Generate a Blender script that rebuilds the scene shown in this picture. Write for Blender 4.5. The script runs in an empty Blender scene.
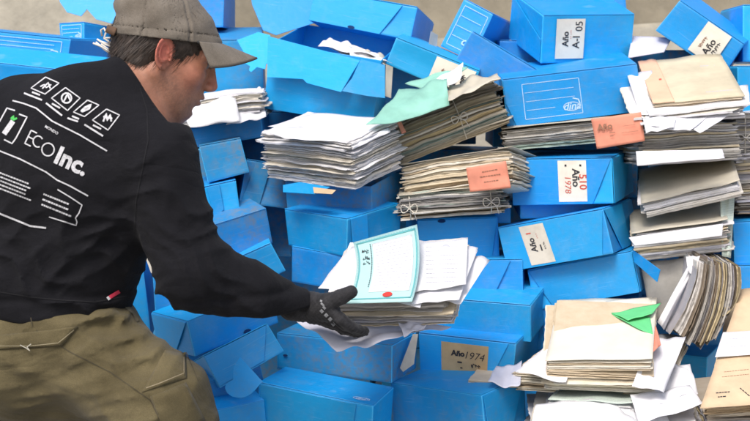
import bpy, bmesh, math, random
import numpy as np
from mathutils import Vector, Matrix, noise
from mathutils.bvhtree import BVHTree

scene = bpy.context.scene
COL = scene.collection
rnd = random.Random(7)

# ------------------------------------------------------------------ camera maths
F = 1440.0
PITCH = math.radians(-6)
CAM = np.array([0.0, 0.0, 1.45])
cp, sp = math.cos(PITCH), math.sin(PITCH)
def at(px, py, Y):
    x = (px - 375) / F; z = (210.5 - py) / F
    dy = cp - z * sp; dz = sp + z * cp; t = Y / dy
    return Vector((x * t, Y, 1.45 + dz * t))

POSE = {
'A1': (-0.954, 3.9704, 1.4854, -0.2681, -0.0273, 0.0913, 0.3853, 0.2511, 0.0683),
'A2': (-0.8815, 3.6941, 1.3885, -0.0427, 0.264, 0.1093, 0.3839, 0.1506, 0.1297),
'A3': (-0.7931, 4.0828, 1.5133, -0.5185, -0.109, -0.0848, 0.0863, 0.1793, 0.053),
'B1': (-0.4987, 4.1109, 1.5952, -0.0196, -0.0167, 0.0041, 0.1759, 0.26, 0.1249),
'B2': (-0.3907, 4.001, 1.4281, 0.0566, 0.1299, -0.0374, 0.1654, 0.2858, 0.1839),
'C1': (-0.103, 3.9135, 1.4135, -0.163, 0.1371, 0.1586, 0.2896, 0.4173, 0.1725),
'C2': (-0.0056, 4.0907, 1.5545, -0.1913, -0.1211, 0.1943, 0.2883, 0.2819, 0.088),
'D1': (0.1603, 3.8697, 1.4348, -0.081, 0.0533, 0.3991, 0.23, 0.26, 0.075),
'E1': (0.2931, 4.0738, 1.5159, -0.3221, -0.1076, 0.4628, 0.0969, 0.2604, 0.1411),
'E2': (0.3328, 3.9303, 1.4006, -0.1, 0.0102, 0.5344, 0.2407, 0.26, 0.1456),
'F1': (0.5344, 3.9798, 1.5388, 0.2425, 0.2807, -0.0267, 0.2575, 0.2574, 0.1308),
'F2': (0.6154, 4.1475, 1.5821, 0.1528, -0.1626, -0.0089, 0.1236, 0.26, 0.0925),
'G1': (0.5046, 3.83, 1.372, 0.0061, 0.1199, -0.1334, 0.3495, 0.26, 0.1235),
'H1': (0.9091, 3.9829, 1.5176, -0.3263, 0.0829, 0.618, 0.2101, 0.3021, 0.1),
'H2': (0.8014, 4.08, 1.4179, -0.0109, -0.0097, -0.0152, 0.1962, 0.26, 0.1059),
'H3': (1.0808, 4.0811, 1.5162, 0.0035, -0.0405, -0.0044, 0.1531, 0.26, 0.1556),
'H4': (1.0093, 3.9093, 1.3695, 0.1551, -0.0212, -0.0284, 0.1758, 0.26, 0.1174),
'J1': (0.9785, 3.68, 0.9951, 0.0717, -0.0328, -0.0329, 0.1906, 0.26, 0.1099),
'J2': (0.9782, 3.6494, 0.8836, 0.0527, -0.13, -0.0229, 0.1835, 0.26, 0.0854),
'J3': (0.8048, 3.7499, 0.7646, 0.0832, -0.0471, -0.0507, 0.2465, 0.26, 0.1056),
'J4': (0.806, 3.6678, 0.6275, -0.463, 0.0501, 0.0217, 0.1688, 0.26, 0.1905),
'K1': (0.5107, 3.6999, 1.15, -0.3133, -0.0048, -0.0508, 0.2554, 0.3326, 0.1108),
'K0': (0.477, 3.7725, 1.0887, 0.017, 0.0653, -0.0287, 0.2235, 0.34, 0.0467),
'K2': (0.4982, 3.6281, 1.0068, -0.3763, -0.0243, -0.2202, 0.2678, 0.3388, 0.1133),
'K3': (0.5584, 3.6447, 0.9037, -0.3014, -0.0395, -0.2242, 0.2614, 0.3433, 0.1001),
'K4': (0.5551, 3.6674, 0.8117, -0.1841, 0.0695, -0.0891, 0.2644, 0.34, 0.1133),
'L0': (0.2403, 3.8123, 1.0608, -0.0604, 0.0081, -0.0044, 0.2313, 0.34, 0.0442),
'L1': (0.1965, 3.7524, 1.0109, 0.0771, 0.0636, -0.0346, 0.2027, 0.34, 0.11),
'L2': (0.2948, 3.6671, 0.8998, -0.2026, -0.0596, -0.0419, 0.2056, 0.3339, 0.0989),
'L3': (0.3098, 3.5623, 0.8453, -0.327, 0.1013, 0.0115, 0.2432, 0.34, 0.0935),
'L4': (0.2804, 3.5192, 0.7615, -0.3847, 0.0996, 0.0514, 0.2351, 0.34, 0.1021),
'L5': (0.1957, 3.2981, 0.6345, -0.652, 0.101, -0.0318, 0.2612, 0.1785, 0.1463),
'M1': (-0.0677, 3.4117, 0.7514, -0.4305, 0.0319, 0.018, 0.3039, 0.149, 0.0885),
'M2': (-0.1131, 3.2504, 0.6289, -0.3668, 0.0725, 0.0997, 0.2785, 0.1333, 0.1512),
'M3': (-0.0775, 3.5769, 1.0402, -0.7276, 0.1201, 0.0571, 0.2029, 0.2001, 0.0947),
'M4': (-0.071, 3.5856, 0.9429, -0.6636, 0.0766, 0.0498, 0.1907, 0.2109, 0.0857),
'M5': (-0.0767, 3.6443, 1.1217, -0.4518, 0.1574, 0.0125, 0.2405, 0.1829, 0.07),
'Q1': (-0.386, 3.8123, 1.2641, -0.0007, 0.0051, -0.1588, 0.2029, 0.26, 0.0565),
'Q2': (-0.2638, 4.0316, 1.2172, 0.0061, -0.0087, 0.0027, 0.2279, 0.26, 0.1792),
'N1': (-0.3915, 3.7498, 1.1986, 0.11, -0.0009, -0.2299, 0.1048, 0.3, 0.0922),
'N2': (-0.4108, 3.7294, 1.094, 0.1324, -0.0022, -0.1792, 0.0999, 0.3, 0.0924),
'N3': (-0.3151, 3.8053, 1.1243, 0.2646, -0.0376, 0.1749, 0.1277, 0.3, 0.1069),
'N4': (-0.4007, 3.6549, 1.0346, 0.4447, 0.1142, -0.2434, 0.1729, 0.3, 0.0938),
'N5': (-0.3405, 3.6196, 0.9292, 0.1207, -0.0123, -0.4379, 0.1919, 0.3, 0.0804),
'N6': (-0.2632, 3.9306, 1.0019, -0.0704, 0.035, 0.0217, 0.1098, 0.3, 0.1311),
'O1': (-0.5881, 3.5787, 0.8807, 0.0861, 0.0411, -0.1227, 0.0516, 0.3152, 0.2016),
'O2': (-0.4668, 3.552, 0.8854, 0.0324, -0.0138, -0.0757, 0.1357, 0.3, 0.1003),
'O3': (-0.3798, 3.3865, 0.8365, 0.6662, -0.0324, -0.2199, 0.2442, 0.1633, 0.0897),
'O4': (-0.3361, 3.3834, 0.7389, 0.2564, -0.2641, -0.4488, 0.1662, 0.3008, 0.076),
'O5': (-0.366, 3.4059, 0.6924, 0.3081, 0.0292, -0.259, 0.1378, 0.3, 0.0737),
'O6': (-0.3604, 3.3409, 0.6277, 0.3948, 0.1089, -0.1312, 0.1188, 0.3, 0.1221),
'C3': (0.1031, 3.9911, 1.3738, -0.0538, 0.0048, 0.0416, 0.1557, 0.26, 0.1224),
'E3': (0.4261, 4.1499, 1.4295, 0.0897, 0.0103, -0.0244, 0.1833, 0.26, 0.1438),
'J5': (0.9161, 3.9272, 0.5691, -0.0115, -0.0263, -0.0136, 0.1584, 0.26, 0.2305),
'L6': (0.4203, 3.592, 0.5854, 0.0037, 0.0017, -0.0147, 0.1403, 0.26, 0.1329),
'P1': (-0.3837, 3.7414, 1.3251, -0.0398, 0.0407, -0.1394, 0.2082, 0.2, 0.0641),
'P2': (-0.1062, 3.5739, 1.2269, -0.6633, 0.2242, 0.0517, 0.2811, 0.1887, 0.121),
'P3': (0.1894, 3.7205, 1.2869, -0.0947, -0.0347, -0.377, 0.2943, 0.24, 0.1124),
'P4': (0.249, 3.6257, 1.1434, -0.4651, -0.1951, -0.1619, 0.2935, 0.24, 0.0834),
'P41': (0.1922, 3.6215, 1.0964, -0.0301, 0.0025, -0.0854, 0.2512, 0.24, 0.0579),
'P6': (0.5077, 3.7204, 1.262, -0.0798, 0.0055, -0.0909, 0.3484, 0.24, 0.0503),
'P5a': (0.792, 3.6501, 1.3922, -0.0717, 0.281, -0.1074, 0.2126, 0.3624, 0.0191),
'P5b': (0.7667, 3.6045, 1.3567, -0.0526, 0.2789, -0.1167, 0.2398, 0.3, 0.0381),
'P5c': (0.7601, 3.63, 1.2396, 0.0434, -0.0391, -0.0565, 0.2448, 0.26, 0.0925),
'P5e': (0.7896, 3.6095, 1.1379, -0.1625, 0.1868, -0.2527, 0.2323, 0.3087, 0.0331),
'P5f': (0.7635, 3.5981, 1.0197, -0.1585, 0.1006, -0.1437, 0.227, 0.2791, 0.0697),
'P5i': (0.9762, 3.7308, 1.1208, 0.0817, -0.0472, -0.0438, 0.1652, 0.26, 0.1234),
'P5j': (0.9759, 3.8104, 1.2493, 0.095, -0.0151, -0.0398, 0.1503, 0.26, 0.1345),
'P7': (0.5294, 3.2881, 0.8142, -0.2136, 0.2076, -0.0532, 0.2271, 0.3593, 0.0215),
'P7m': (0.5233, 3.2721, 0.7945, -0.1817, 0.3722, -0.0027, 0.232, 0.31, 0.0504),
'P7l': (0.4217, 3.3206, 0.737, -0.4459, 0.1047, -0.0631, 0.0995, 0.2658, 0.0426),
'P7r': (0.6549, 3.2989, 0.7359, -0.3957, 0.198, -0.0182, 0.0847, 0.3065, 0.0255),
'P7c': (0.5174, 3.2332, 0.6824, -0.326, -0.0192, -0.0237, 0.1833, 0.2797, 0.0212),
'P7d': (0.5357, 3.1956, 0.642, -0.1552, 0.0238, -0.0144, 0.3318, 0.28, 0.058),
'P8': (0.8987, 3.282, 0.7847, -0.3508, 0.3221, -0.1715, 0.1983, 0.5486, 0.0269),
'P81': (0.8269, 3.1998, 0.6665, -0.0589, 0.0929, -0.0497, 0.2007, 0.3, 0.0477),
'P9': (0.2925, 3.3169, 0.7124, -0.2692, 0.048, 0.0149, 0.1232, 0.16, 0.0118),
'P10': (0.0552, 3.0771, 0.9722, -0.211, 0.3912, -0.0672, 0.2653, 0.2617, 0.0535),
}


# ------------------------------------------------------------------ object helpers
def tag(o, label=None, cat=None, group=None, kind=None):
    if label: o['label'] = label
    if cat: o['category'] = cat
    if group: o['group'] = group
    if kind: o['kind'] = kind
    return o
def empty(name, M):
    o = bpy.data.objects.new(name, None); COL.objects.link(o)
    o.empty_display_size = .05
    o.matrix_world = M
    return o
def link(name, me, mats, parent=None, smooth=False):
    o = bpy.data.objects.new(name, me); COL.objects.link(o)
    for m in (mats if isinstance(mats, (list, tuple)) else [mats]): me.materials.append(m)
    if smooth:
        me.polygons.foreach_set('use_smooth', [True] * len(me.polygons))
    if parent is not None: o.parent = parent
    return o
def mesh(name, verts, faces):
    me = bpy.data.meshes.new(name)
    me.from_pydata([tuple(v) for v in verts], [], [tuple(f) for f in faces]); me.update()
    return me
def wmat(o):
    M = o.matrix_basis.copy()
    while o.parent is not None:
        M = o.parent.matrix_basis @ o.matrix_parent_inverse @ M; o = o.parent
    return M
def worldchild(name, me, mats, root, smooth=False):
    """child mesh whose vertices are given in world space"""
    me.transform(wmat(root).inverted())
    return link(name, me, mats, root, smooth)
def solid(o, t, off=0):
    m = o.modifiers.new('thick', 'SOLIDIFY'); m.thickness = t; m.offset = off; return o

# ------------------------------------------------------------------ materials
def newmat(name):
    m = bpy.data.materials.new(name); m.use_nodes = True
    nt = m.node_tree; b = nt.nodes['Principled BSDF']
    return m, nt, b
def N(nt, t, **k):
    n = nt.nodes.new(t)
    for a, v in k.items():
        if a.startswith('i_'): n.inputs[a[2:].replace('_', ' ')].default_value = v
        else: setattr(n, a, v)
    return n
def bump(nt, b, src, strength, dist):
    bp = N(nt, 'ShaderNodeBump'); bp.inputs['Strength'].default_value = strength; bp.inputs['Distance'].default_value = dist
    nt.links.new(src, bp.inputs['Height']); nt.links.new(bp.outputs[0], b.inputs['Normal']); return bp
def noise_n(nt, scale, detail=4, rough=.55, coord='Object'):
    tc = N(nt, 'ShaderNodeTexCoord'); n = N(nt, 'ShaderNodeTexNoise')
    n.inputs['Scale'].default_value = scale; n.inputs['Detail'].default_value = detail; n.inputs['Roughness'].default_value = rough
    nt.links.new(tc.outputs[coord], n.inputs['Vector']); return n
def ramp(nt, src, a, b_, ca=(0, 0, 0, 1), cb=(1, 1, 1, 1)):
    r = N(nt, 'ShaderNodeValToRGB'); e = r.color_ramp.elements
    e[0].position = a; e[0].color = ca; e[1].position = b_; e[1].color = cb
    nt.links.new(src, r.inputs[0]); return r
def mix(nt, fac, a, b_):
    m = N(nt, 'ShaderNodeMix', data_type='RGBA')
    if hasattr(fac, 'type') or hasattr(fac, 'is_linked'): nt.links.new(fac, m.inputs[0])
    else: m.inputs[0].default_value = fac
    for v, i in ((a, 6), (b_, 7)):
        if isinstance(v, tuple): m.inputs[i].default_value = v
        else: nt.links.new(v, m.inputs[i])
    return m.outputs[2]

def plastic(name, col, dirt=0.0, rough=.42):
    m, nt, b = newmat(name)
    oi = N(nt, 'ShaderNodeObjectInfo')
    hsv = N(nt, 'ShaderNodeHueSaturation'); hsv.inputs['Color'].default_value = col
    mr = N(nt, 'ShaderNodeMapRange'); mr.inputs['To Min'].default_value = .85; mr.inputs['To Max'].default_value = 1.15
    nt.links.new(oi.outputs['Random'], mr.inputs['Value']); nt.links.new(mr.outputs[0], hsv.inputs['Value'])
    wn = N(nt, 'ShaderNodeTexWhiteNoise', noise_dimensions='1D'); nt.links.new(oi.outputs['Random'], wn.inputs['W'])
    mh = N(nt, 'ShaderNodeMapRange'); mh.inputs['To Min'].default_value = .484; mh.inputs['To Max'].default_value = .502
    nt.links.new(wn.outputs['Value'], mh.inputs['Value']); nt.links.new(mh.outputs[0], hsv.inputs['Hue'])
    c = hsv.outputs[0]
    # fine scuffs everywhere
    n1 = noise_n(nt, 22, 8, .7)
    r1 = ramp(nt, n1.outputs[0], .52, .78)
    f1 = N(nt, 'ShaderNodeMath', operation='MULTIPLY'); f1.inputs[1].default_value = .20
    nt.links.new(r1.outputs[0], f1.inputs[0])
    c = mix(nt, f1.outputs[0], c, (.25, .42, .6, 1))
    # thin scratches
    tc = N(nt, 'ShaderNodeTexCoord'); mp = N(nt, 'ShaderNodeMapping'); mp.inputs['Scale'].default_value = (6, 6, 160)
    mp.inputs['Rotation'].default_value = (.3, .5, .2)
    n3 = N(nt, 'ShaderNodeTexNoise'); n3.inputs['Scale'].default_value = 3; n3.inputs['Detail'].default_value = 3
    nt.links.new(tc.outputs['Object'], mp.inputs[0]); nt.links.new(mp.outputs[0], n3.inputs['Vector'])
    r3 = ramp(nt, n3.outputs[0], .62, .72)
    f3 = N(nt, 'ShaderNodeMath', operation='MULTIPLY'); f3.inputs[1].default_value = .20
    nt.links.new(r3.outputs[0], f3.inputs[0])
    c = mix(nt, f3.outputs[0], c, (.3, .5, .75, 1))
    if dirt > 0:
        n2 = noise_n(nt, 9, 6, .65)
        r2 = ramp(nt, n2.outputs[0], .38, .60)
        n4 = noise_n(nt, 70, 3, .6); r4 = ramp(nt, n4.outputs[0], .3, .7)
        f2 = N(nt, 'ShaderNodeMath', operation='MULTIPLY'); nt.links.new(r2.outputs[0], f2.inputs[0]); nt.links.new(r4.outputs[0], f2.inputs[1])
        f4 = N(nt, 'ShaderNodeMath', operation='MULTIPLY'); f4.inputs[1].default_value = dirt; nt.links.new(f2.outputs[0], f4.inputs[0])
        c = mix(nt, f4.outputs[0], c, (.20, .20, .19, 1))
    nt.links.new(c, b.inputs['Base Color'])
    b.inputs['Roughness'].default_value = rough
    rr = N(nt, 'ShaderNodeMapRange'); rr.inputs['To Min'].default_value = rough - .08; rr.inputs['To Max'].default_value = rough + .2
    nt.links.new(n1.outputs[0], rr.inputs['Value']); nt.links.new(rr.outputs[0], b.inputs['Roughness'])
    b.inputs['Subsurface Weight'].default_value = 0
    nb = noise_n(nt, 30, 3, .5)
    bump(nt, b, nb.outputs[0], .22, .005)
    return m
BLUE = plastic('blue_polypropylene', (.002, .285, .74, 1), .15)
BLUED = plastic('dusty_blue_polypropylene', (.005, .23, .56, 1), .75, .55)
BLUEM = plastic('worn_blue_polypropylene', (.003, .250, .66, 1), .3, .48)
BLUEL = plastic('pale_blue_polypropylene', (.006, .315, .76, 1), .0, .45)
CREASE = plastic('creased_blue_edge', (.05, .42, .86, 1), 0, .4)
def flat(name, col, rough=.7, nscale=None, amt=.15, bumpd=None):
    m, nt, b = newmat(name)
    if nscale:
        n = noise_n(nt, nscale, 5, .6)
        r = ramp(nt, n.outputs[0], .3, .7, tuple(c * (1 - amt) for c in col[:3]) + (1,), tuple(min(1, c * (1 + amt)) for c in col[:3]) + (1,))
        nt.links.new(r.outputs[0], b.inputs['Base Color'])
        if bumpd: bump(nt, b, n.outputs[0], .5, bumpd)
    else: b.inputs['Base Color'].default_value = col
    b.inputs['Roughness'].default_value = rough
    return m
def paper_attr(name):
    m, nt, b = newmat(name)
    a = N(nt, 'ShaderNodeAttribute', attribute_name='Col')
    n = noise_n(nt, 25, 6, .65)
    r = ramp(nt, n.outputs[0], .35, .75, (1, 1, 1, 1), (.80, .76, .69, 1))
    mm = N(nt, 'ShaderNodeMix', data_type='RGBA', blend_type='MULTIPLY'); mm.inputs[0].default_value = .8
    nt.links.new(a.outputs['Color'], mm.inputs[6]); nt.links.new(r.outputs[0], mm.inputs[7])
    nt.links.new(mm.outputs[2], b.inputs['Base Color']); b.inputs['Roughness'].default_value = .8
    b.inputs['Specular IOR Level'].default_value = .25
    bump(nt, b, n.outputs[0], .25, .003)
    return m
PAPER = paper_attr('aged_paper')
def sheetmat(name, col, stain=.25, lines=0):
    m, nt, b = newmat(name)
    n = noise_n(nt, 14, 6, .6)
    c = ramp(nt, n.outputs[0], .4, .75, col, tuple(x * (1 - stain) for x in col[:3]) + (1,)).outputs[0]
    if lines:
        tc = N(nt, 'ShaderNodeTexCoord'); w = N(nt, 'ShaderNodeTexWave', bands_direction='Y')
        w.inputs['Scale'].default_value = lines; w.inputs['Distortion'].default_value = 0
        nt.links.new(tc.outputs['UV'], w.inputs['Vector'])
        r = ramp(nt, w.outputs[0], .86, .93)
        nz = N(nt, 'ShaderNodeTexNoise'); nz.inputs['Scale'].default_value = 55; nz.inputs['Detail'].default_value = 1
        nt.links.new(tc.outputs['UV'], nz.inputs['Vector']); r2 = ramp(nt, nz.outputs[0], .48, .52)
        f = N(nt, 'ShaderNodeMath', operation='MULTIPLY'); nt.links.new(r.outputs[0], f.inputs[0]); nt.links.new(r2.outputs[0], f.inputs[1])
        f2 = N(nt, 'ShaderNodeMath', operation='MULTIPLY'); f2.inputs[1].default_value = .45; nt.links.new(f.outputs[0], f2.inputs[0])
        c = mix(nt, f2.outputs[0], c, (.15, .15, .2, 1))
    nt.links.new(c, b.inputs['Base Color']); b.inputs['Roughness'].default_value = .75
    b.inputs['Specular IOR Level'].default_value = .25
    bump(nt, b, n.outputs[0], .2, .004)
    return m
WHITE = sheetmat('white_paper', (.72, .72, .75, 1), .12)
WHITEL = sheetmat('written_white_paper', (.73, .73, .74, 1), .1, 26)
CREAM = sheetmat('cream_paper', (.72, .68, .58, 1), .15)
TAN = sheetmat('tan_folder_card', (.58, .44, .28, 1), .25)
TANB = sheetmat('kraft_folder_card', (.62, .47, .31, 1), .25)
BEIGE = sheetmat('beige_folder_card', (.53, .49, .40, 1), .18)
GREYC = sheetmat('grey_folder_card', (.42, .42, .40, 1), .2)
SALMON = sheetmat('salmon_card', (.72, .28, .19, 1), .3)
SALMONL = sheetmat('pale_salmon_card', (.78, .47, .32, 1), .2)
MINT = sheetmat('mint_green_card', (.26, .53, .44, 1), .28)
AQUA = sheetmat('aqua_printed_border', (.40, .63, .62, 1), .1)
GREEN = sheetmat('bright_green_card', (.13, .55, .22, 1), .1)
LILAC = sheetmat('lilac_grey_paper', (.56, .57, .66, 1), .12)
GREENISH = sheetmat('pale_green_folder', (.50, .58, .52, 1), .15, 8)
LABELP = sheetmat('label_paper', (.82, .77, .66, 1), .25)
ALDOC = sheetmat('aged_folder_card', (.60, .53, .38, 1), .22)
LABELT = sheetmat('tan_label_paper', (.55, .40, .22, 1), .3)
LABELG = sheetmat('mottled_label_paper', (.60, .56, .48, 1), .35)
INK = flat('black_ink', (.02, .02, .025, 1), .6)
INKR = flat('red_ink', (.55, .08, .05, 1), .6)
INKB = flat('brown_ink', (.25, .12, .07, 1), .6)
PRINTW = flat('white_box_print', (.45, .66, .90, 1), .5)
STRING = flat('cotton_string', (.62, .58, .50, 1), .9, 200, .2)
CONC = flat('weathered_concrete', (.23, .205, .155, 1), .9, 6, .28, .02)
CONCL = flat('pale_concrete_edge', (.42, .385, .31, 1), .9, 8, .22, .02)
PAVE = flat('paving_concrete', (.25, .24, .22, 1), .9, 5, .3, .02)

# ------------------------------------------------------------------ blue boxes
def face_frame(face, w, d, h):
    """origin, u, v, normal, lengths"""
    if face == 'f': return Vector((-w/2, -d/2, 0)), Vector((1, 0, 0)), Vector((0, 0, 1)), Vector((0, -1, 0)), w, h
    if face == 'r': return Vector((w/2, -d/2, 0)), Vector((0, 1, 0)), Vector((0, 0, 1)), Vector((1, 0, 0)), d, h
    if face == 'l': return Vector((-w/2, d/2, 0)), Vector((0, -1, 0)), Vector((0, 0, 1)), Vector((-1, 0, 0)), d, h
    return Vector((-w/2, -d/2, h)), Vector((1, 0, 0)), Vector((0, 1, 0)), Vector((0, 0, 1)), w, d
BOXSKEW = {}
def skewed(me, seed, w, d, h):
    sk = BOXSKEW.get(seed)
    if sk:
        bm = bmesh.new(); bm.from_mesh(me)
        for ax, L, o in ((Vector((1, 0, 0)), w, -w/2), (Vector((0, 1, 0)), d, -d/2), (Vector((0, 0, 1)), h, 0)):
            for k in range(1, 6):
                bmesh.ops.bisect_plane(bm, geom=bm.verts[:] + bm.edges[:] + bm.faces[:], plane_co=ax*(o + L*k/6), plane_no=ax)
        bm.to_mesh(me); bm.free()
        for v in me.vertices:
            fx, fy, fz = v.co.x / w + .5, v.co.y / d + .5, v.co.z / h
            s = Vector((0, 0, 0))
            for (a, c, e), dv in sk.items(): s += dv * ((fx if a else 1 - fx) * (fy if c else 1 - fy) * (fz if e else 1 - fz))
            v.co += s
    return me
def box_body_mesh(w, d, h, seed, amp=.0030):
    r = random.Random(seed)
    skew = BOXSKEW[seed] = {(i, j, k): Vector((r.uniform(-1, 1), r.uniform(-1, 1), r.uniform(-1, 1))) * .0035 for i in (0, 1) for j in (0, 1) for k in (0, 1)}
    b = .0016
    def ax(L, n):
        a = L / 2
        return [-a, -a + b, -a + .006] + [-a + .006 + (L - .012) * t / n for t in range(1, n)] + [a - .006, a - b, a]
    X, Y, Z = ax(w, 8), ax(d, 8), ax(h, 5)
    ids = {}; V = []; Fc = []; MI = []
    off = Vector((seed * 3.1, seed * 1.7, 0))
    def vid(i, j, k):
        key = (i, j, k)
        if key in ids: return ids[key]
        x, y, z = X[i], Y[j], Z[k]
        ex, ey, ez = i in (0, len(X)-1), j in (0, len(Y)-1), k in (0, len(Z)-1)
        p = Vector((x, y, z))
        if ex + ey + ez >= 2:
            if ex: p.x -= math.copysign(b * .45, x)
            if ey: p.y -= math.copysign(b * .45, y)
            if ez: p.z -= math.copysign(b * .45, z)
        else:
            u = min(1, (w/2 - abs(x)) / .03) if not ex else 1
            v = min(1, (d/2 - abs(y)) / .03) if not ey else 1
            t = min(1, (h/2 - abs(z)) / .03) if not ez else 1
            q = max(0, u * v * t)
            dsp = min(.0002, noise.noise(p * 9 + off) * amp * 1.3 - amp * .8) * q
            if ex: p.x += dsp * math.copysign(1, x)
            if ey: p.y += dsp * math.copysign(1, y)
            if ez: p.z += dsp * math.copysign(1, z)
        fx, fy, fz = x / w + .5, y / d + .5, z / h + .5
        s = Vector((0, 0, 0))
        for (a, c, e), dv in skew.items():
            s += dv * ((fx if a else 1 - fx) * (fy if c else 1 - fy) * (fz if e else 1 - fz))
        p += s; p.z += h / 2
        ids[key] = len(V); V.append(p); return ids[key]
    nx, ny, nz = len(X) - 1, len(Y) - 1, len(Z) - 1
    def quad(a, b_, c, e, crease): Fc.append((a, b_, c, e)); MI.append(1 if crease else 0)
    for i in range(nx):
        for j in range(ny):
            cr = i in (0, nx-1) or j in (0, ny-1)
            quad(vid(i, j, 0), vid(i, j+1, 0), vid(i+1, j+1, 0), vid(i+1, j, 0), cr)
            quad(vid(i, j, nz), vid(i+1, j, nz), vid(i+1, j+1, nz), vid(i, j+1, nz), cr)
    for i in range(nx):
        for k in range(nz):
            cr = i in (0, nx-1) or k in (0, nz-1)
            quad(vid(i, 0, k), vid(i+1, 0, k), vid(i+1, 0, k+1), vid(i, 0, k+1), cr)
            quad(vid(i, ny, k), vid(i, ny, k+1), vid(i+1, ny, k+1), vid(i+1, ny, k), cr)
    for j in range(ny):
        for k in range(nz):
            cr = j in (0, ny-1) or k in (0, nz-1)
            quad(vid(0, j, k), vid(0, j, k+1), vid(0, j+1, k+1), vid(0, j+1, k), cr)
            quad(vid(nx, j, k), vid(nx, j+1, k), vid(nx, j+1, k+1), vid(nx, j, k+1), cr)
    me = mesh('box_body', V, Fc)
    return me, MI
def prism(poly, n, off, th):
    """extruded polygon (list of Vectors) along n"""
    V = [p + n * off for p in poly] + [p + n * (off + th) for p in poly]
    k = len(poly)
    Fc = [tuple(range(k))[::-1], tuple(range(k, 2 * k))] + [(i, (i+1) % k, (i+1) % k + k, i + k) for i in range(k)]
    return mesh('panel', V, Fc)
def face_poly(dims, face, uv):
    o, u, v, n, lu, lv = face_frame(face, *dims)
    return [o + u * (a * lu) + v * (b * lv) for a, b in uv], n
def add_bevel(o, wd=.0008):
    m = o.modifiers.new('bevel', 'BEVEL'); m.width = wd; m.segments = 1; m.limit_method = 'ANGLE'; return o
def text_mesh(s, size, bold=0, shear=0):
    c = bpy.data.curves.new('txt', 'FONT'); c.body = s; c.size = size; c.offset = bold; c.shear = shear
    c.align_x = 'CENTER'; c.align_y = 'CENTER'; c.resolution_u = 3
    o = bpy.data.objects.new('txt', c); COL.objects.link(o)
    bpy.context.view_layer.update()
    dg = bpy.context.evaluated_depsgraph_get()
    me = bpy.data.meshes.new_from_object(o.evaluated_get(dg))
    bpy.data.objects.remove(o); bpy.data.curves.remove(c)
    return me
def merge(ms):
    """(mesh, matrix) list -> one mesh"""
    V = []; Fc = []
    for me, M in ms:
        b0 = len(V)
        V += [M @ v.co for v in me.vertices]; Fc += [tuple(i + b0 for i in p.vertices) for p in me.polygons]
    return mesh('print', V, Fc)
def frameM(o, u, v, n, p=(0, 0), rot=0, off=.001):
    """matrix: local xy of text -> surface"""
    R_ = Matrix((u, v, n)).transposed().to_4x4()
    return Matrix.Translation(o + u * p[0] + v * p[1] + n * off) @ R_ @ Matrix.Rotation(rot, 4, 'Z')
def rectm(w, h, cx=0, cy=0):
    return mesh('r', [(cx-w/2, cy-h/2, 0), (cx+w/2, cy-h/2, 0), (cx+w/2, cy+h/2, 0), (cx-w/2, cy+h/2, 0)], [(0, 1, 2, 3)])
I4 = Matrix.Identity(4)
def strokes(lines, wd):
    ms = []
    V = []; Fc = []
    for L in lines:
        for (a, b_) in zip(L, L[1:]):
            a = Vector((a[0], a[1], 0)); b2 = Vector((b_[0], b_[1], 0)); dv = (b2 - a)
            if dv.length < 1e-6: continue
            t = dv.normalized() * wd * .3; n = Vector((-dv.y, dv.x, 0)).normalized() * wd / 2
            k = len(V); V += [a - t - n, b2 + t - n, b2 + t + n, a - t + n]; Fc.append((k, k+1, k+2, k+3))
    return mesh('s', V, Fc)
def ink_clump(w, h, n, seed):
    """tiny illegible written marks"""
    r = random.Random(seed); L = []
    for i in range(n):
        x = -w/2 + w * i / max(1, n-1)
        L.append([(x + r.uniform(-.3, .3) * h, -h/2 * r.uniform(.4, 1)), (x + r.uniform(-.1, .4) * h, h/2 * r.uniform(.3, 1)), (x + h * .5, r.uniform(-.4, .4) * h)])
    return strokes(L, h * .17)
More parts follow.
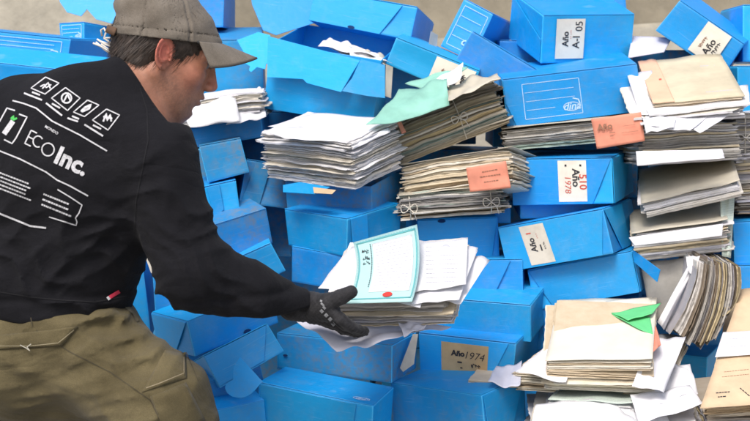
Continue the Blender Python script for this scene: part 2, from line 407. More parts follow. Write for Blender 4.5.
def label_print(kind, lw, lh, seed):
    """list of (mesh, matrix, material) in label coordinates centred"""
    T = lambda x, y, r=0: Matrix.Translation((x, y, 0)) @ Matrix.Rotation(r, 4, 'Z')
    H = math.pi / 2
    if kind == 'year_wide':   # horizontal label
        return [([(text_mesh('Año', lh*.25, .0009), T(-lw*.14, lh*.16)), (text_mesh('1974', lh*.34, -.0002, .2), T(lw*.20, lh*.12, -.05)),
                  (rectm(lw*.10, lh*.05), T(-lw*.10, -lh*.12)), (rectm(lw*.05, lh*.04), T(-lw*.06, -lh*.3)), (ink_clump(lw*.16, lh*.15, 4, seed), T(lw*.22, -lh*.18))], INK)]
    if kind == 'up_a':        # reads upwards, A-1 05
        return [([(text_mesh('Año', lw*.30, .0006), T(-lw*.16, lh*.0, H)), (text_mesh('A-I', lw*.36, .0003), T(lw*.22, -lh*.08, H)), (text_mesh('05', lw*.36, .0001), T(lw*.30, lh*.32, H))], INK),
                ([(ink_clump(lh*.2, lw*.06, 5, seed), T(lw*.02, lh*.1, H))], INKR)]
    if kind == 'down_red':    # reads downwards with red number
        return [([(text_mesh('Año', lw*.36, .0006), T(lw*.12, lh*.08, -H)), (rectm(lw*.07, lw*.07), T(-lw*.22, lh*.38)), (rectm(lw*.07, lw*.07), T(lw*.3, lh*.38))], INK),
                ([(text_mesh('510', lw*.36, .0003), T(lw*.36, -lh*.02, -H)), (text_mesh('1978', lw*.30, 0, .1), T(-lw*.17, -lh*.08, -H))], INKR)]
    if kind == 'up_b':
        return [([(text_mesh('Año', lw*.34, .0006), T(-lw*.16, lh*.0, H)), (rectm(lw*.06, lh*.16), T(lw*.12, -lh*.1)), (ink_clump(lh*.16, lw*.1, 4, seed), T(lw*.28, -lh*.08, H))], INK),
                ([(rectm(lw*.2, lh*.03), T(-lw*.2, lh*.3)), (ink_clump(lh*.1, lw*.06, 3, seed+1), T(lw*.1, lh*.2, H))], INKR)]
    if kind == 'slant':
        return [([(text_mesh('Año', lw*.34, .0006), T(lw*.05, -lh*.10, H)), (ink_clump(lh*.3, lw*.14, 6, seed), T(lw*.28, -lh*.05, H))], INK),
                ([(ink_clump(lh*.3, lw*.12, 6, seed+3), T(-lw*.22, -lh*.1, H))], INKB)]
    return [([(ink_clump(lh*.5, lw*.25, 7, seed), T(0, 0, H))], INKB)]
def form_print(lw, lh):
    """white printed form: frame, three lines and a small oval emblem"""
    t = .0016
    ms = [(rectm(lw, t), Matrix.Translation((0, s*lh/2, 0))) for s in (-1, 1)] + [(rectm(t, lh - t*1.2), Matrix.Translation((s*lw/2, 0, 0))) for s in (-1, 1)]
    for k, f in enumerate((.86, .86, .5)):
        ms.append((rectm(lw*f, t*.8), Matrix.Translation((-lw*(.93-f)/2, lh*(.25 - .25*k), 0))))
    # emblem: oval badge outline with slanted letters and a swoosh
    ov = [(math.cos(a)*lw*.14 + lw*.32, math.sin(a)*lh*.12 - lh*.28) for a in [i*math.pi/10 for i in range(21)]]
    ms.append((strokes([ov], .0022), I4))
    ms.append((text_mesh('dina', lh*.30, .0004, .3), Matrix.Translation((lw*.32, -lh*.28, 0))))
    ms.append((strokes([[(lw*.36, -lh*.05), (lw*.45, -lh*.10), (lw*.47, -lh*.22)]], .003), I4))
    return merge(ms)

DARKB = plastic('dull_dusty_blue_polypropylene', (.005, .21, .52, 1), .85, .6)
FL_R = ('f', [(0.003, 0.0), (.80, 0.0), (.995, .985), (.003, .985)])
FL_L = ('f', [(.18, 0.0), (.997, 0.0), (.997, .985), (.005, .985)])
FL_R2 = ('f', [(.003, .0), (.90, .0), (.995, .985), (.003, .985)])
FR_T = ('r', [(.005, .985), (.02, .0), (.45, .0), (.97, .985)])
FR_S = ('r', [(.01, .985), (.3, .0), (.6, .0), (.6, .985)])
FL_T = ('l', [(.05, .985), (.5, .0), (.98, .0), (.995, .985)])
def emblem_mesh(s):
    ov = [(math.cos(a)*s, math.sin(a)*s*.42) for a in [i*math.pi/10 for i in range(21)]]
    return merge([(strokes([ov], s*.14), I4), (text_mesh('dina', s*.85, .0005, .3), I4), (strokes([[(s*.6, s*.5), (s*1.15, s*.35), (s*1.2, -s*.1)]], s*.16), I4)])
def make_box(key, label, flaps=(), lab=None, form=None, mat=None, notch=None, emblem=None, open_=False, group='blue archive boxes in the pile', lid_seam=True):
    cx, cy, cz, a, b_, c, w, d, h = POSE[key]
    mat = mat or BLUE
    R_ = Matrix.Rotation(a, 4, 'Z') @ Matrix.Rotation(b_, 4, 'X') @ Matrix.Rotation(c, 4, 'Y')
    M = Matrix.Translation((cx, cy, cz)) @ R_ @ Matrix.Translation((0, 0, -h/2))
    root = empty('archive_box', M)
    tag(root, label, 'box', group)
    seed = sum(map(ord, key))
    dims = (w, d, h)
    if open_:
        t = .003
        V = []
        for (x, y) in ((-w/2, -d/2), (w/2, -d/2), (w/2, d/2), (-w/2, d/2)): V.append((x, y, 0))
        for (x, y) in ((-w/2, -d/2), (w/2, -d/2), (w/2, d/2), (-w/2, d/2)): V.append((x, y, h))
        for (x, y) in ((-w/2+t, -d/2+t), (w/2-t, -d/2+t), (w/2-t, d/2-t), (-w/2+t, d/2-t)): V.append((x, y, h))
        for (x, y) in ((-w/2+t, -d/2+t), (w/2-t, -d/2+t), (w/2-t, d/2-t), (-w/2+t, d/2-t)): V.append((x, y, t))
        Fc = [(3, 2, 1, 0), (12, 13, 14, 15)]
        for i in range(4):
            j = (i + 1) % 4
            Fc += [(i, j, j+4, i+4), (i+4, j+4, j+8, i+8), (i+8, j+8, j+12, i+12)]
        body = link('body', mesh('box_tub', V, Fc), mat, root)
        add_bevel(body, .0012)
    else:
        me, MI = box_body_mesh(w, d, h, seed)
        body = link('body', me, [mat, CREASE], root, True)
        me.polygons.foreach_set('material_index', MI)
    if not open_ and mat is not DARKB:
        poly, n = face_poly(dims, 't', [(.004, -.006), (.996, -.006), (.996, .97), (.004, .97)])
        o = link('lid', skewed(prism(poly, n, .0006, .0018), seed, *dims), mat, root); add_bevel(o)
    for f in flaps:
        face, uv = f[0], f[1]
        poly, n = face_poly(dims, face, uv)
        o = link('flap', skewed(prism(poly, n, .0008, .0018), seed, *dims), [f[2] if len(f) > 2 else mat], root); add_bevel(o)
    if lab:
        face, (u0, v0, u1, v1), kind, lm = lab[:4]; skewu = lab[4] if len(lab) > 4 else 0
        o_, u, v, n, lu, lv = face_frame(face, *dims)
        pts = [(u0 + skewu, v0), (u1 + skewu, v0), (u1, v1), (u0, v1)]
        poly = [o_ + u*(a_*lu) + v*(b2*lv) for a_, b2 in pts]
        lb = link('label', skewed(prism(poly, n, .0030, .0005), seed, *dims), lm, root)
        lw, lh = (u1 - u0)*lu, (v1 - v0)*lv
        c0 = o_ + u*((u0+u1)/2 + skewu/2)*lu + v*((v0+v1)/2)*lv
        sh = Matrix(((1, -skewu*lu/lh, 0, 0), (0, 1, 0, 0), (0, 0, 1, 0), (0, 0, 0, 1)))
        for ms, im in label_print(kind, lw, lh, seed):
            FM = frameM(c0, u, v, n, (0, 0), 0, .0042) @ sh
            link('lettering', skewed(merge([(m_, FM @ T_) for m_, T_ in ms]), seed, *dims), im, lb)
    if form:
        face, (u0, v0, u1, v1) = form[:2]
        o_, u, v, n, lu, lv = face_frame(face, *dims)
        me = form_print((u1-u0)*lu, (v1-v0)*lv)
        me.transform(frameM(o_ + u*((u0+u1)/2*lu) + v*((v0+v1)/2*lv), u, v, n, (0, 0), 0, .0032 if flaps else .0010))
        link('printed_form', skewed(me, seed, *dims), PRINTW, root)
    if emblem:
        face, (uu, vv), s = emblem
        o_, u, v, n, lu, lv = face_frame(face, *dims)
        me = emblem_mesh(s); me.transform(frameM(o_ + u*(uu*lu) + v*(vv*lv), u, v, n, (0, 0), 0, .0032))
        link('printed_emblem', skewed(me, seed, *dims), PRINTW, root)
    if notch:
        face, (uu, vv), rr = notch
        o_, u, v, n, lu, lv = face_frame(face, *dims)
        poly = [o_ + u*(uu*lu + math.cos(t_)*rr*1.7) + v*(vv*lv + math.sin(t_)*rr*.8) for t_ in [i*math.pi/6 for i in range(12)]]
        link('thumb_hole', skewed(prism(poly, n, .0014, .0018), seed, *dims), flat('thumb_hole_shade', (.0, .03, .12, 1), .9), root)  # dark blue disc on the face: the hole's shade painted as colour
    return root
def px_panel(name, root, pts, mat, th=.0016, smooth=False):
    """extra panel of a thing: polygon of (px, py, Y), extruded away from the camera"""
    P = [at(*p) for p in pts]
    n = Vector((0, 0, 0))
    for i in range(len(P)): n += (P[i] - P[0]).cross(P[(i+1) % len(P)] - P[0])
    n.normalize()
    if n.y < 0: n = -n
    c = sum(P, Vector((0, 0, 0))) / len(P); cv = Vector(CAM)      # flatten onto one plane
    P = [cv + (p - cv) * ((c - cv).dot(n) / (p - cv).dot(n)) for p in P]
    V = P + [p + n*th for p in P]; k = len(P)
    Fc = [tuple(range(k)), tuple(range(k, 2*k))[::-1]] + [(i, i + k, (i+1) % k + k, (i+1) % k) for i in range(k)]
    me = mesh(name, V, Fc)
    bm = bmesh.new(); bm.from_mesh(me); bmesh.ops.recalc_face_normals(bm, faces=bm.faces); bm.to_mesh(me); bm.free()
    return worldchild(name, me, mat, root, smooth)
def patch(P, nu=14, nv=10, sag=0, wob=.002, seed=0, curl=None, uvq=True):
    """paper sheet through 4 corner points (tl, tr, br, bl), bowed and slightly crumpled"""
    tl, tr, br, bl = P
    n = (tr - tl).cross(bl - tl).normalized()
    V = []; Fc = []; UV = []
    for j in range(nv + 1):
        for i in range(nu + 1):
            u, v = i / nu, j / nv
            p = tl*(1-u)*(1-v) + tr*u*(1-v) + br*u*v + bl*(1-u)*v
            p = p + n * (sag * 4 * u * (1-u) + wob * noise.noise(Vector((u*3.1 + seed, v*2.7, seed*1.3))) * 2)
            if curl: p = p + n * curl(u, v)
            V.append(p); UV.append((u, 1 - v))
    for j in range(nv):
        for i in range(nu):
            a = j*(nu+1) + i; Fc.append((a, a + nu + 1, a + nu + 2, a + 1))
    me = mesh('sheet', V, Fc)
    ul = me.uv_layers.new(name='UV')
    for lp in me.loops: ul.data[lp.index].uv = UV[lp.vertex_index]
    return me
def sheet_child(name, root, pts, mat, th=.0006, **k):
    me = patch([p if isinstance(p, Vector) else at(*p) for p in pts], **k)
    o = worldchild(name, me, mat, root, True); solid(o, th); return o

# ------------------------------------------------------------------ paper bundles
PALS = {
 'white': [(.74,.74,.77),(.68,.68,.72),(.77,.77,.79),(.60,.60,.65),(.70,.66,.58),(.74,.74,.76)],
 'mixed': [(.68,.66,.63),(.52,.50,.48),(.73,.72,.72),(.38,.36,.34),(.62,.54,.40),(.71,.71,.74),(.60,.60,.66)],
 'brown': [(.52,.45,.32),(.40,.34,.24),(.62,.56,.45),(.28,.25,.20),(.66,.63,.55),(.45,.40,.33),(.34,.42,.38),(.58,.46,.26)],
 'grey':  [(.48,.46,.42),(.34,.33,.32),(.60,.58,.54),(.25,.25,.26),(.66,.65,.62),(.40,.50,.45),(.52,.44,.34)],
 'cream': [(.72,.66,.54),(.66,.58,.44),(.78,.74,.64),(.60,.50,.36),(.74,.70,.62)],
 'tan':   [(.60,.47,.31),(.55,.42,.27),(.66,.56,.42),(.70,.62,.50)],
 'old':   [(.48,.46,.43),(.36,.32,.27),(.60,.58,.56),(.26,.21,.16),(.44,.43,.47),(.54,.46,.30),(.18,.15,.12)],
}
def outline(w, d, n):
    """points round a rectangle, n per metre, starting at the left-front corner"""
    P = []
    for (a, b_) in (((-w/2, -d/2), (w/2, -d/2)), ((w/2, -d/2), (w/2, d/2)), ((w/2, d/2), (-w/2, d/2)), ((-w/2, d/2), (-w/2, -d/2))):
        L = math.hypot(b_[0]-a[0], b_[1]-a[1]); k = max(4, int(L*n))
        for i in range(k): P.append((a[0] + (b_[0]-a[0])*i/k, a[1] + (b_[1]-a[1])*i/k))
    return P
def pages_mesh(w, d, h, pal, seed, step=.0021, jit=.004, fray=.0015, wave=.003, puff=0., top=None, big=.12, deform=None, n=110, gapd=.0045):
    r = random.Random(seed); o0 = outline(w, d, n); K = len(o0)
    cols = PALS[pal]; V = []; Fc = []; FC = []
    wave = wave * .45; step = min(step, .0020); z = 0; rings = 0; cur = r.choice(cols); run = 0
    def warp(x, y, z):
        t = z / max(h, 1e-4)
        q = wave * t * noise.noise(Vector((x*11 + seed, y*11, seed*.7))) * 2
        q += wave * noise.noise(Vector((x*22 + seed, y*22, z*60))) * .9
        q += puff * t * (1 - (2*x/w)**2) * (1 - .6*(2*y/d)**2)
        p = Vector((x, y, z + q))
        return deform(p) if deform else p
    def ring(z, inset, ox, oy, rot, s2, fr):
        nonlocal rings
        c, s = math.cos(rot), math.sin(rot)
        for i, (x, y) in enumerate(o0):
            ln = math.hypot(x/w, y/d) + 1e-6
            f = fr * (1.3*noise.noise(Vector((x*9 + s2*5, y*9, s2*2.1))) + noise.noise(Vector((x*45 + s2*9, y*45, s2*3.3))) + .5*noise.noise(Vector((x*170 + s2*9, y*170, s2*3.3))))
            # insets shrink towards the centre, frays move the edge
            kx = 1 - 2*(inset + f) / w; ky = 1 - 2*(inset + f) / d
            X, Y = x*kx, y*ky
            X, Y = X*c - Y*s + ox, X*s + Y*c + oy
            V.append(warp(X, Y, z))
        rings += 1
    def band(col):
        a = (rings - 2)*K; b_ = (rings - 1)*K
        for i in range(K):
            j = (i + 1) % K
            Fc.append((a + i, a + j, b_ + j, b_ + i)); FC.append(col)
    first = True
    while z < h:
        gd = r.choice([.0012, .0018, .0025, .004, .008])
        t = step * r.choice([.35, .5, .7, .8, 1, 1.3, 2.2])
        t = min(t, h - z + .0004)
        if run <= 0: cur = r.choice(cols); run = r.choice([1, 1, 2, 3, 5])
        run -= 1
        bj = jit * (3 if r.random() < big else 1)
        ox, oy, rot = r.uniform(-bj, bj), r.uniform(-bj, bj), r.uniform(-1, 1) * bj * 3
        v = r.uniform(.9, 1.06); col = tuple(min(.86, c*v) for c in cur)
        s2 = r.random() * 50
        ins = r.uniform(0, .004)
        if not first:
            ring(z, gd0, ox, oy, rot, s2, 0); band(tuple(c*.92 for c in col))  # gap faces tinted darker: shade between sheets put into the colour
        ring(z, ins, ox, oy, rot, s2, fray)
        if not first: band(col)
        ring(z + t*.86, ins + r.uniform(-.0006, .0006), ox, oy, rot, s2, fray); band(col)
        z += t
        if z < h:
            gd0 = gd + ins
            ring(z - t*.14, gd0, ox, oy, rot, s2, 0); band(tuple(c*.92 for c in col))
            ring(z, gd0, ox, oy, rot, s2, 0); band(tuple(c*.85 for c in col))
        first = False
    # top surface: rings shrinking to the centre
    base = [Vector(v) for v in V[-K:]]
    tc = top or col
    loc = [(x, y) for x, y in o0]
    for f in (.8, .6, .4, .2, .04):
        for (x, y) in loc:
            X, Y = x*f, y*f
            X, Y = X*c0(rot) - Y*s0(rot) + ox, X*s0(rot) + Y*c0(rot) + oy
            V.append(warp(X, Y, z))
        rings += 1; band(tc)
    Fc.append(tuple(range((rings-1)*K, rings*K))); FC.append(tc)
    Fc.append(tuple(range(K))[::-1]); FC.append(tc)
    me = mesh('pages', V, Fc)
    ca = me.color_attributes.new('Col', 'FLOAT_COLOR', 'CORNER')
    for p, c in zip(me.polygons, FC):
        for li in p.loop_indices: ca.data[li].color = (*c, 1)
    return me
c0, s0 = math.cos, math.sin
def tube(pts, r, seg=6):
    V = []; Fc = []
    pts = [Vector(p) for p in pts]
    for i, p in enumerate(pts):
        t = (pts[min(i+1, len(pts)-1)] - pts[max(i-1, 0)]).normalized()
        a = t.orthogonal().normalized(); b_ = t.cross(a)
        if i: # keep frames consistent
            a = (prev - t * prev.dot(t)).normalized(); b_ = t.cross(a)
        prev = a
        rr = r(i / (len(pts)-1)) if callable(r) else r
        for k in range(seg):
            an = 2*math.pi*k/seg; V.append(p + (a*math.cos(an) + b_*math.sin(an))*rr)
    for i in range(len(pts)-1):
        for k in range(seg):
            j = (k+1) % seg; Fc.append((i*seg+k, i*seg+j, (i+1)*seg+j, (i+1)*seg+k))
    Fc += [tuple(range(seg))[::-1], tuple(range((len(pts)-1)*seg, len(pts)*seg))]
    return mesh('tube', V, Fc)
def pose_matrix(key):
    cx, cy, cz, a, b_, c, w, d, h = POSE[key]
    R_ = Matrix.Rotation(a, 4, 'Z') @ Matrix.Rotation(b_, 4, 'X') @ Matrix.Rotation(c, 4, 'Y')
    return Matrix.Translation((cx, cy, cz)) @ R_ @ Matrix.Translation((0, 0, -h/2)), w, d, h
def top_at(key, px, py, off=.006):
    M, w, d, h = pose_matrix(key)
    n = (M.to_3x3() @ Vector((0, 0, 1))).normalized(); o = M @ Vector((0, 0, h + off))
    c = Vector(CAM); dr = (at(px, py, 3.0) - c).normalized()
    return c + dr * ((o - c).dot(n) / dr.dot(n))
def make_bundle(key, label, pal, cover=None, string=False, cat='papers', strings=(0.0,), name='paper_bundle', group='bundles of old papers in the pile', **k):
    M, w, d, h = pose_matrix(key)
    root = empty(name, M); tag(root, label, cat, group)
    seed = sum(map(ord, key))
    o = link('pages', pages_mesh(w, d, h, pal, seed, **k), PAPER, root)
    if cover:
        cm, ex = cover[:2]
        r = random.Random(seed)
        hz = h + .0055
        pts = [Vector((-w/2-ex, d/2+ex, hz)), Vector((w/2+ex, d/2+ex*.5, hz)), Vector((w/2+ex, -d/2-ex, hz)), Vector((-w/2-ex*.6, -d/2-ex, hz))]
        me = patch(pts, 16, 14, sag=-.002, wob=.002, seed=seed, curl=lambda u, v: -.004*max(0, u-.85)/.15)
        c = link('cover', me, cm, root, True); solid(c, .0012)
    for sx in (strings if string else ()):
        pts = []
        for (x, y, z) in [(0, -d/2-.002, h*.0), (0, -d/2-.004, h*.5), (0, -d/2-.001, h*.98), (0, -d/4, h+.004), (0, d/4, h+.004), (0, d/2, h)]:
            pts.append((sx*w + x + rnd.uniform(-.003, .003), y, z))
        s_ = link('string', tube(pts, .0013), STRING, root, True)
        kn = []
        for i in range(26):
            a = i/25*math.pi*2
            kn.append((sx*w + math.sin(a)*.020, -d/2-.008-.003*math.cos(a*2), h*.5 + math.sin(2*a)*.010))
        link('bow', tube(kn, .0012), STRING, root, True)
        link('loose_end', tube([(sx*w, -d/2-.008, h*.5), (sx*w+.012, -d/2-.014, h*.5-.012), (sx*w+.016, -d/2-.013, h*.5-.030)], .0011), STRING, root, True)
    return root

# ================================================================== the boxes
U = lambda *a: a
make_box('A1', 'blue box with a white printed form at the top left edge behind the man', form=('f', (.42, .15, .94, .85)), mat=BLUEL)
make_box('A2', 'pale blue box right behind the shoulder of the man, in front of the form-printed box', mat=BLUEL)
a3 = make_box('A3', 'small blue box with raised lid at the upper left, just left of the cap', mat=BLUEL, form=('f', (.1, .1, .9, .9)))
px_panel('lid', a3, [(57, -12, 4.12), (60, 2, 4.1), (67, 12, 4.08), (81, 16, 4.08), (87, 9, 4.06), (96, 19, 4.05), (150, 34, 4.0), (150, -20, 4.1)], BLUEL)
make_box('B1', 'blue box end peeking out above the brim of the cap', mat=BLUEM)
b2 = make_box('B2', 'blue box with torn pale flap directly right of the cap brim', mat=BLUEM)
px_panel('torn_flap', b2, [(237, 40, 3.80), (258, 32, 3.78), (270, 35, 3.76), (272, 60, 3.74), (266, 64, 3.74), (265, 69, 3.74), (257, 67, 3.74), (251, 72, 3.74), (249, 70, 3.75), (250, 66, 3.75), (243, 62, 3.76), (246, 56, 3.77)], BLUEL)
c1 = make_box('C1', 'large open blue box with papers inside, right of the cap', open_=True)
px_panel('front_flap', c1, [(268, 36, 3.70), (360, 60, 3.67), (341, 92, 3.66), (307, 83, 3.68), (303, 79, 3.68), (267, 77, 3.70)], BLUEL)
px_panel('side_flap', c1, [(361, 59, 3.665), (385, 65, 3.66), (385, 98, 3.65), (368, 96, 3.65), (342, 91, 3.655), (352, 78, 3.66)], BLUE)
sheet_child('papers_inside', c1, [(330, 38, 3.86), (352, 44, 3.86), (385, 60, 3.74), (318, 46, 3.76)], WHITE, seed=91, wob=.006)
sheet_child('papers_inside', c1, [(322, 45, 3.84), (338, 40, 3.86), (384, 56, 3.78), (350, 58, 3.74)], CREAM, seed=92, wob=.006)
sheet_child('papers_inside', c1, [(345, 46, 3.80), (372, 52, 3.80), (392, 64, 3.70), (352, 60, 3.70)], WHITEL, seed=93, wob=.007)
sheet_child('papers_inside', c1, [(360, 50, 3.82), (385, 54, 3.80), (386, 64, 3.69), (362, 62, 3.69)], BEIGE, seed=94, wob=.008)
px_panel('label_strip', c1, [(386, 64, 3.66), (393, 67, 3.67), (391, 98, 3.67), (385, 96, 3.66)], LABELG, .0006)
px_panel('lid', c1, [(249, -20, 4.12), (318, -20, 4.1), (317, 22, 4.05), (276, 35, 4.0), (263, 30, 3.98), (252, 4, 4.05)], BLUEL)
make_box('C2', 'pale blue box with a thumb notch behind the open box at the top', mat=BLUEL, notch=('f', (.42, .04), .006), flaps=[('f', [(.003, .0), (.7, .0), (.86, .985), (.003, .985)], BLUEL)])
px_panel('label_strip', bpy.data.objects['archive_box.%03d' % (len([o for o in COL.objects if o.name.startswith('archive_box')]) - 1)], [(431, 31, 3.93), (438, 35, 3.95), (436, 54, 3.95), (428, 50, 3.93)], LABELG, .0006)
make_box('D1', 'pale blue box with slanted cream label, above the mint green folder', mat=BLUEL, lab=('f', (.50, .04, .97, .94), 'slant', LABELP))
make_box('E1', 'tilted blue box with printed lines at the top centre by the concrete wall', form=('f', (.12, .1, .9, .9)), mat=BLUE)
make_box('E2', 'plain blue box tilted steeply between the mint folder and the box marked A-I', mat=BLUEM)
make_box('F1', 'blue box with white label reading Año A-I 05 at the top', lab=('f', (.15, .10, .46, .93), 'up_a', LABELP), flaps=[('l', [(.02, .03), (.98, .03), (.98, .5), (.02, .98)])])
make_box('F2', 'blue box end above the box marked A-I 05', mat=BLUE)
make_box('G1', 'wide blue box with white printed form above the salmon tag', form=('f', (.14, .12, .56, .86)), flaps=[('f', [(.07, .0), (.997, .0), (.997, .985), (.005, .985), (.01, .5)])], mat=BLUE)
make_box('H1', 'tilted blue box with written slanted label at the upper right', lab=('f', (.46, .08, .82, .98), 'slant', LABELP, .0), mat=BLUE)
make_box('C3', 'blue box between the open box with papers and the mint folder', mat=BLUEM)
make_box('E3', 'shaded blue box behind the left corner of the box marked A-I 05', mat=BLUEM)
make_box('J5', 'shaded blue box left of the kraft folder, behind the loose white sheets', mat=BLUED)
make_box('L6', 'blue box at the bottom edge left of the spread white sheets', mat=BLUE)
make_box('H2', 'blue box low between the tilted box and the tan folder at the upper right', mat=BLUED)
make_box('H3', 'blue box end cut off by the right edge, topmost there', mat=BLUE)
make_box('H4', 'blue box at the right edge beside the tan folder', mat=BLUE)
make_box('J1', 'blue box at the right edge level with the beige folders', mat=BLUE)
make_box('J2', 'darker blue box at the right edge just above the tan folder', mat=BLUEM)
make_box('J3', 'blue box below the hanging sheaf of old pages', mat=BLUEM)
make_box('J4', 'blue box low between the cream paper stack and the tan folder', mat=BLUEM)
make_box('K1', 'blue box with label reading Año and red 510, left of the paper tower', lab=('f', (.47, .06, .75, .96), 'down_red', LABELP), flaps=[FL_R, FR_T])
make_box('K0', 'thin blue box wedged between the two labelled boxes of the right column', mat=BLUEM)
make_box('K2', 'tilted blue box with mottled label reading Año, under the red 510 box', lab=('f', (.20, .05, .43, .94), 'up_b', LABELG, .04), flaps=[FL_R2, FR_S])
k3 = make_box('K3', 'blue box with triangular side fold under the box with mottled label', flaps=[FL_L, FR_T])
px_panel('open_flap', k3, [(633, 250, 3.44), (660, 270, 3.36), (657, 282, 3.36), (634, 262, 3.44)], BLUE)
make_box('K4', 'blue box with folded corner half hidden behind the cream paper stack', flaps=[('f', [(.12, 0), (.5, 0), (.95, .985), (.05, .985)])], mat=BLUE)
make_box('L0', 'blue box under the tied paper bundle, seen as a thin strip', mat=BLUE)
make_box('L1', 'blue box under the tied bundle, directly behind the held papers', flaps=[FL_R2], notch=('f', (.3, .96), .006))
make_box('L2', 'blue box with angled flap right beside the held white papers', flaps=[('f', [(.003, .0), (.62, .0), (.86, .985), (.003, .985)])])
make_box('L3', 'plain blue box above the one with the tan label', flaps=[('f', [(.16, 0), (.997, 0), (.997, .985), (.04, .985)])])
make_box('L4', 'blue box with tan label reading Año 1974 low in the centre', lab=('f', (.24, .12, .73, .86), 'year_wide', LABELT), flaps=[('f', [(.003, .0), (.76, .0), (.93, .985), (.003, .985)])])
make_box('L5', 'large plain blue box at the bottom centre under the tan labelled one', flaps=[('r', [(.02, .985), (.1, .0), (.5, .0), (.97, .985)])], mat=BLUEM)
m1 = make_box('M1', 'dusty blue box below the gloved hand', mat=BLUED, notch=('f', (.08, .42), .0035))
px_panel('label', m1, [(403, 372, 3.30), (400, 368, 3.31), (413, 334, 3.36), (418, 334, 3.36), (414, 364, 3.32)], LABELG, .0006)
m2 = make_box('M2', 'large blue box with rounded ear flap at the bottom, under the dusty box', mat=BLUE, emblem=('t', (.86, .16), .017), flaps=[('f', [(.02, .0), (.80, .0), (.86, .985), (.02, .985)])])
px_panel('ear_flap', m2, [(240, 357, 3.16), (263, 382, 3.11), (260, 384, 3.11), (256, 389, 3.11), (251, 394, 3.11), (245, 397, 3.11), (239, 398, 3.11), (232, 396.5, 3.12), (227, 393, 3.12), (225, 388, 3.13), (226, 384, 3.13), (229, 382, 3.13), (233, 380, 3.13), (233.5, 367, 3.15)], BLUE)
make_box('M3', 'blue box corner under the big white bundle, third from its top', flaps=[('r', [(.05, .985), (.12, .0), (.4, .0), (.35, .985)])], mat=BLUE)
make_box('M4', 'blue box just above the sleeve, left of the held papers', mat=BLUEM)
m5 = make_box('M5', 'open blue box carrying the big white bundle', open_=True, mat=BLUED)
px_panel('front_flap', m5, [(283, 185, 3.50), (300, 182, 3.50), (330, 187, 3.46), (315, 194, 3.44), (283, 192, 3.48)], BLUE)
px_panel('label', m5, [(313, 187, 3.45), (336, 190, 3.44), (332, 194, 3.43), (314, 193, 3.43)], TAN, .0006)
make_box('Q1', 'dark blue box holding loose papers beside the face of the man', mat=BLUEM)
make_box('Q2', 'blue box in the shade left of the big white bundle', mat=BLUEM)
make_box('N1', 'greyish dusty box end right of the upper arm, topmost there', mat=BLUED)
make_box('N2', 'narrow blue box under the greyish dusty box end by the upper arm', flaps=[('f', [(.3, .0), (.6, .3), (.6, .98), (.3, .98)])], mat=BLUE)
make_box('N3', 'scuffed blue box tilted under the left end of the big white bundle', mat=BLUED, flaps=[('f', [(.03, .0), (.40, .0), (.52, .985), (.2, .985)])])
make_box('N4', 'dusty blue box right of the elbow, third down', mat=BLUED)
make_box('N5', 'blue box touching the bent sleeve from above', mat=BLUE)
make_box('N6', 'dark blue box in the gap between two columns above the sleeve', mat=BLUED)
o1 = make_box('O1', 'upright blue box in the gap between arm and waist', mat=BLUE)
make_box('O2', 'blue box below the elbow seen through the arm gap', mat=BLUEM)
px_panel('label', o1, [(142, 248, 3.44), (152, 243, 3.44), (163, 272, 3.42), (160, 277, 3.42), (151, 273, 3.42), (147, 262, 3.43)], LABELG, .0006)
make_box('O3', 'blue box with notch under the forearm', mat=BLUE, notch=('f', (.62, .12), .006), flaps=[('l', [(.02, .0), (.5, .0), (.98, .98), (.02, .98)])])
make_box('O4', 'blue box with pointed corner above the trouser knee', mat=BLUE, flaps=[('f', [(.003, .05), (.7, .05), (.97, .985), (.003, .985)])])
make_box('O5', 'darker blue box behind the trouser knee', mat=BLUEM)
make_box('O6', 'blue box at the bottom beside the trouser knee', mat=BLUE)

# boxes further back, seen in the gaps
k_ = 0
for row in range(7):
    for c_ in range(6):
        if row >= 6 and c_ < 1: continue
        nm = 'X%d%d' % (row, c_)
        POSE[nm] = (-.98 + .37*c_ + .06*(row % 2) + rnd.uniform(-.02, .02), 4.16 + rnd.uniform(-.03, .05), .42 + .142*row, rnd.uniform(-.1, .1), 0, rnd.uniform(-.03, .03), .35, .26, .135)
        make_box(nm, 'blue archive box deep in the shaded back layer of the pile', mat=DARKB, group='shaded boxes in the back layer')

# ================================================================== the papers
p1 = make_bundle('P1', 'loose white papers with crumpled end beside the mouth of the man', 'white', jit=.006, fray=.003, wave=.006, puff=.01, top=(.7, .7, .73))
sheet_child('loose_sheet', p1, [(246, 92, 3.70), (262, 88, 3.72), (266, 118, 3.63), (226, 124, 3.6)], WHITE, seed=3, wob=.006)
sheet_child('loose_sheet', p1, [(180, 108, 3.60), (235, 95, 3.64), (240, 121, 3.60), (190, 127, 3.56)], WHITEL, seed=5, wob=.005)
p2 = make_bundle('P2', 'big stack of white and grey papers left of the green folder', 'white', jit=.006, fray=.004, wave=.007, puff=.004, top=(.72, .72, .75), big=.3, step=.0036)
sheet_child('loose_sheet', p2, [(315, 113, 3.64), (400, 119, 3.57), (360, 139, 3.44), (268, 127, 3.52)], WHITE, seed=8, wob=.0015)
sheet_child('loose_sheet', p2, [(264, 130, 3.49), (300, 126, 3.50), (346, 142, 3.42), (285, 139, 3.45)], WHITE, seed=11, wob=.002)
sheet_child('loose_sheet', p2, [(352, 143, 3.41), (388, 128, 3.50), (390, 132, 3.49), (352, 150, 3.405)], WHITE, seed=18, wob=.004)
sheet_child('salmon_slip', p2, [(397, 122, 3.55), (401, 121, 3.55), (406, 132, 3.53), (402, 134, 3.53)], SALMON, seed=1, wob=.001)
p3 = make_bundle('P3', 'tilted bundle of brown and grey files right of the green folder', 'brown', jit=.006, fray=.003, wave=.009, puff=.006, string=True, strings=(.12,), top=(.6, .55, .45), big=.28, step=.0034)
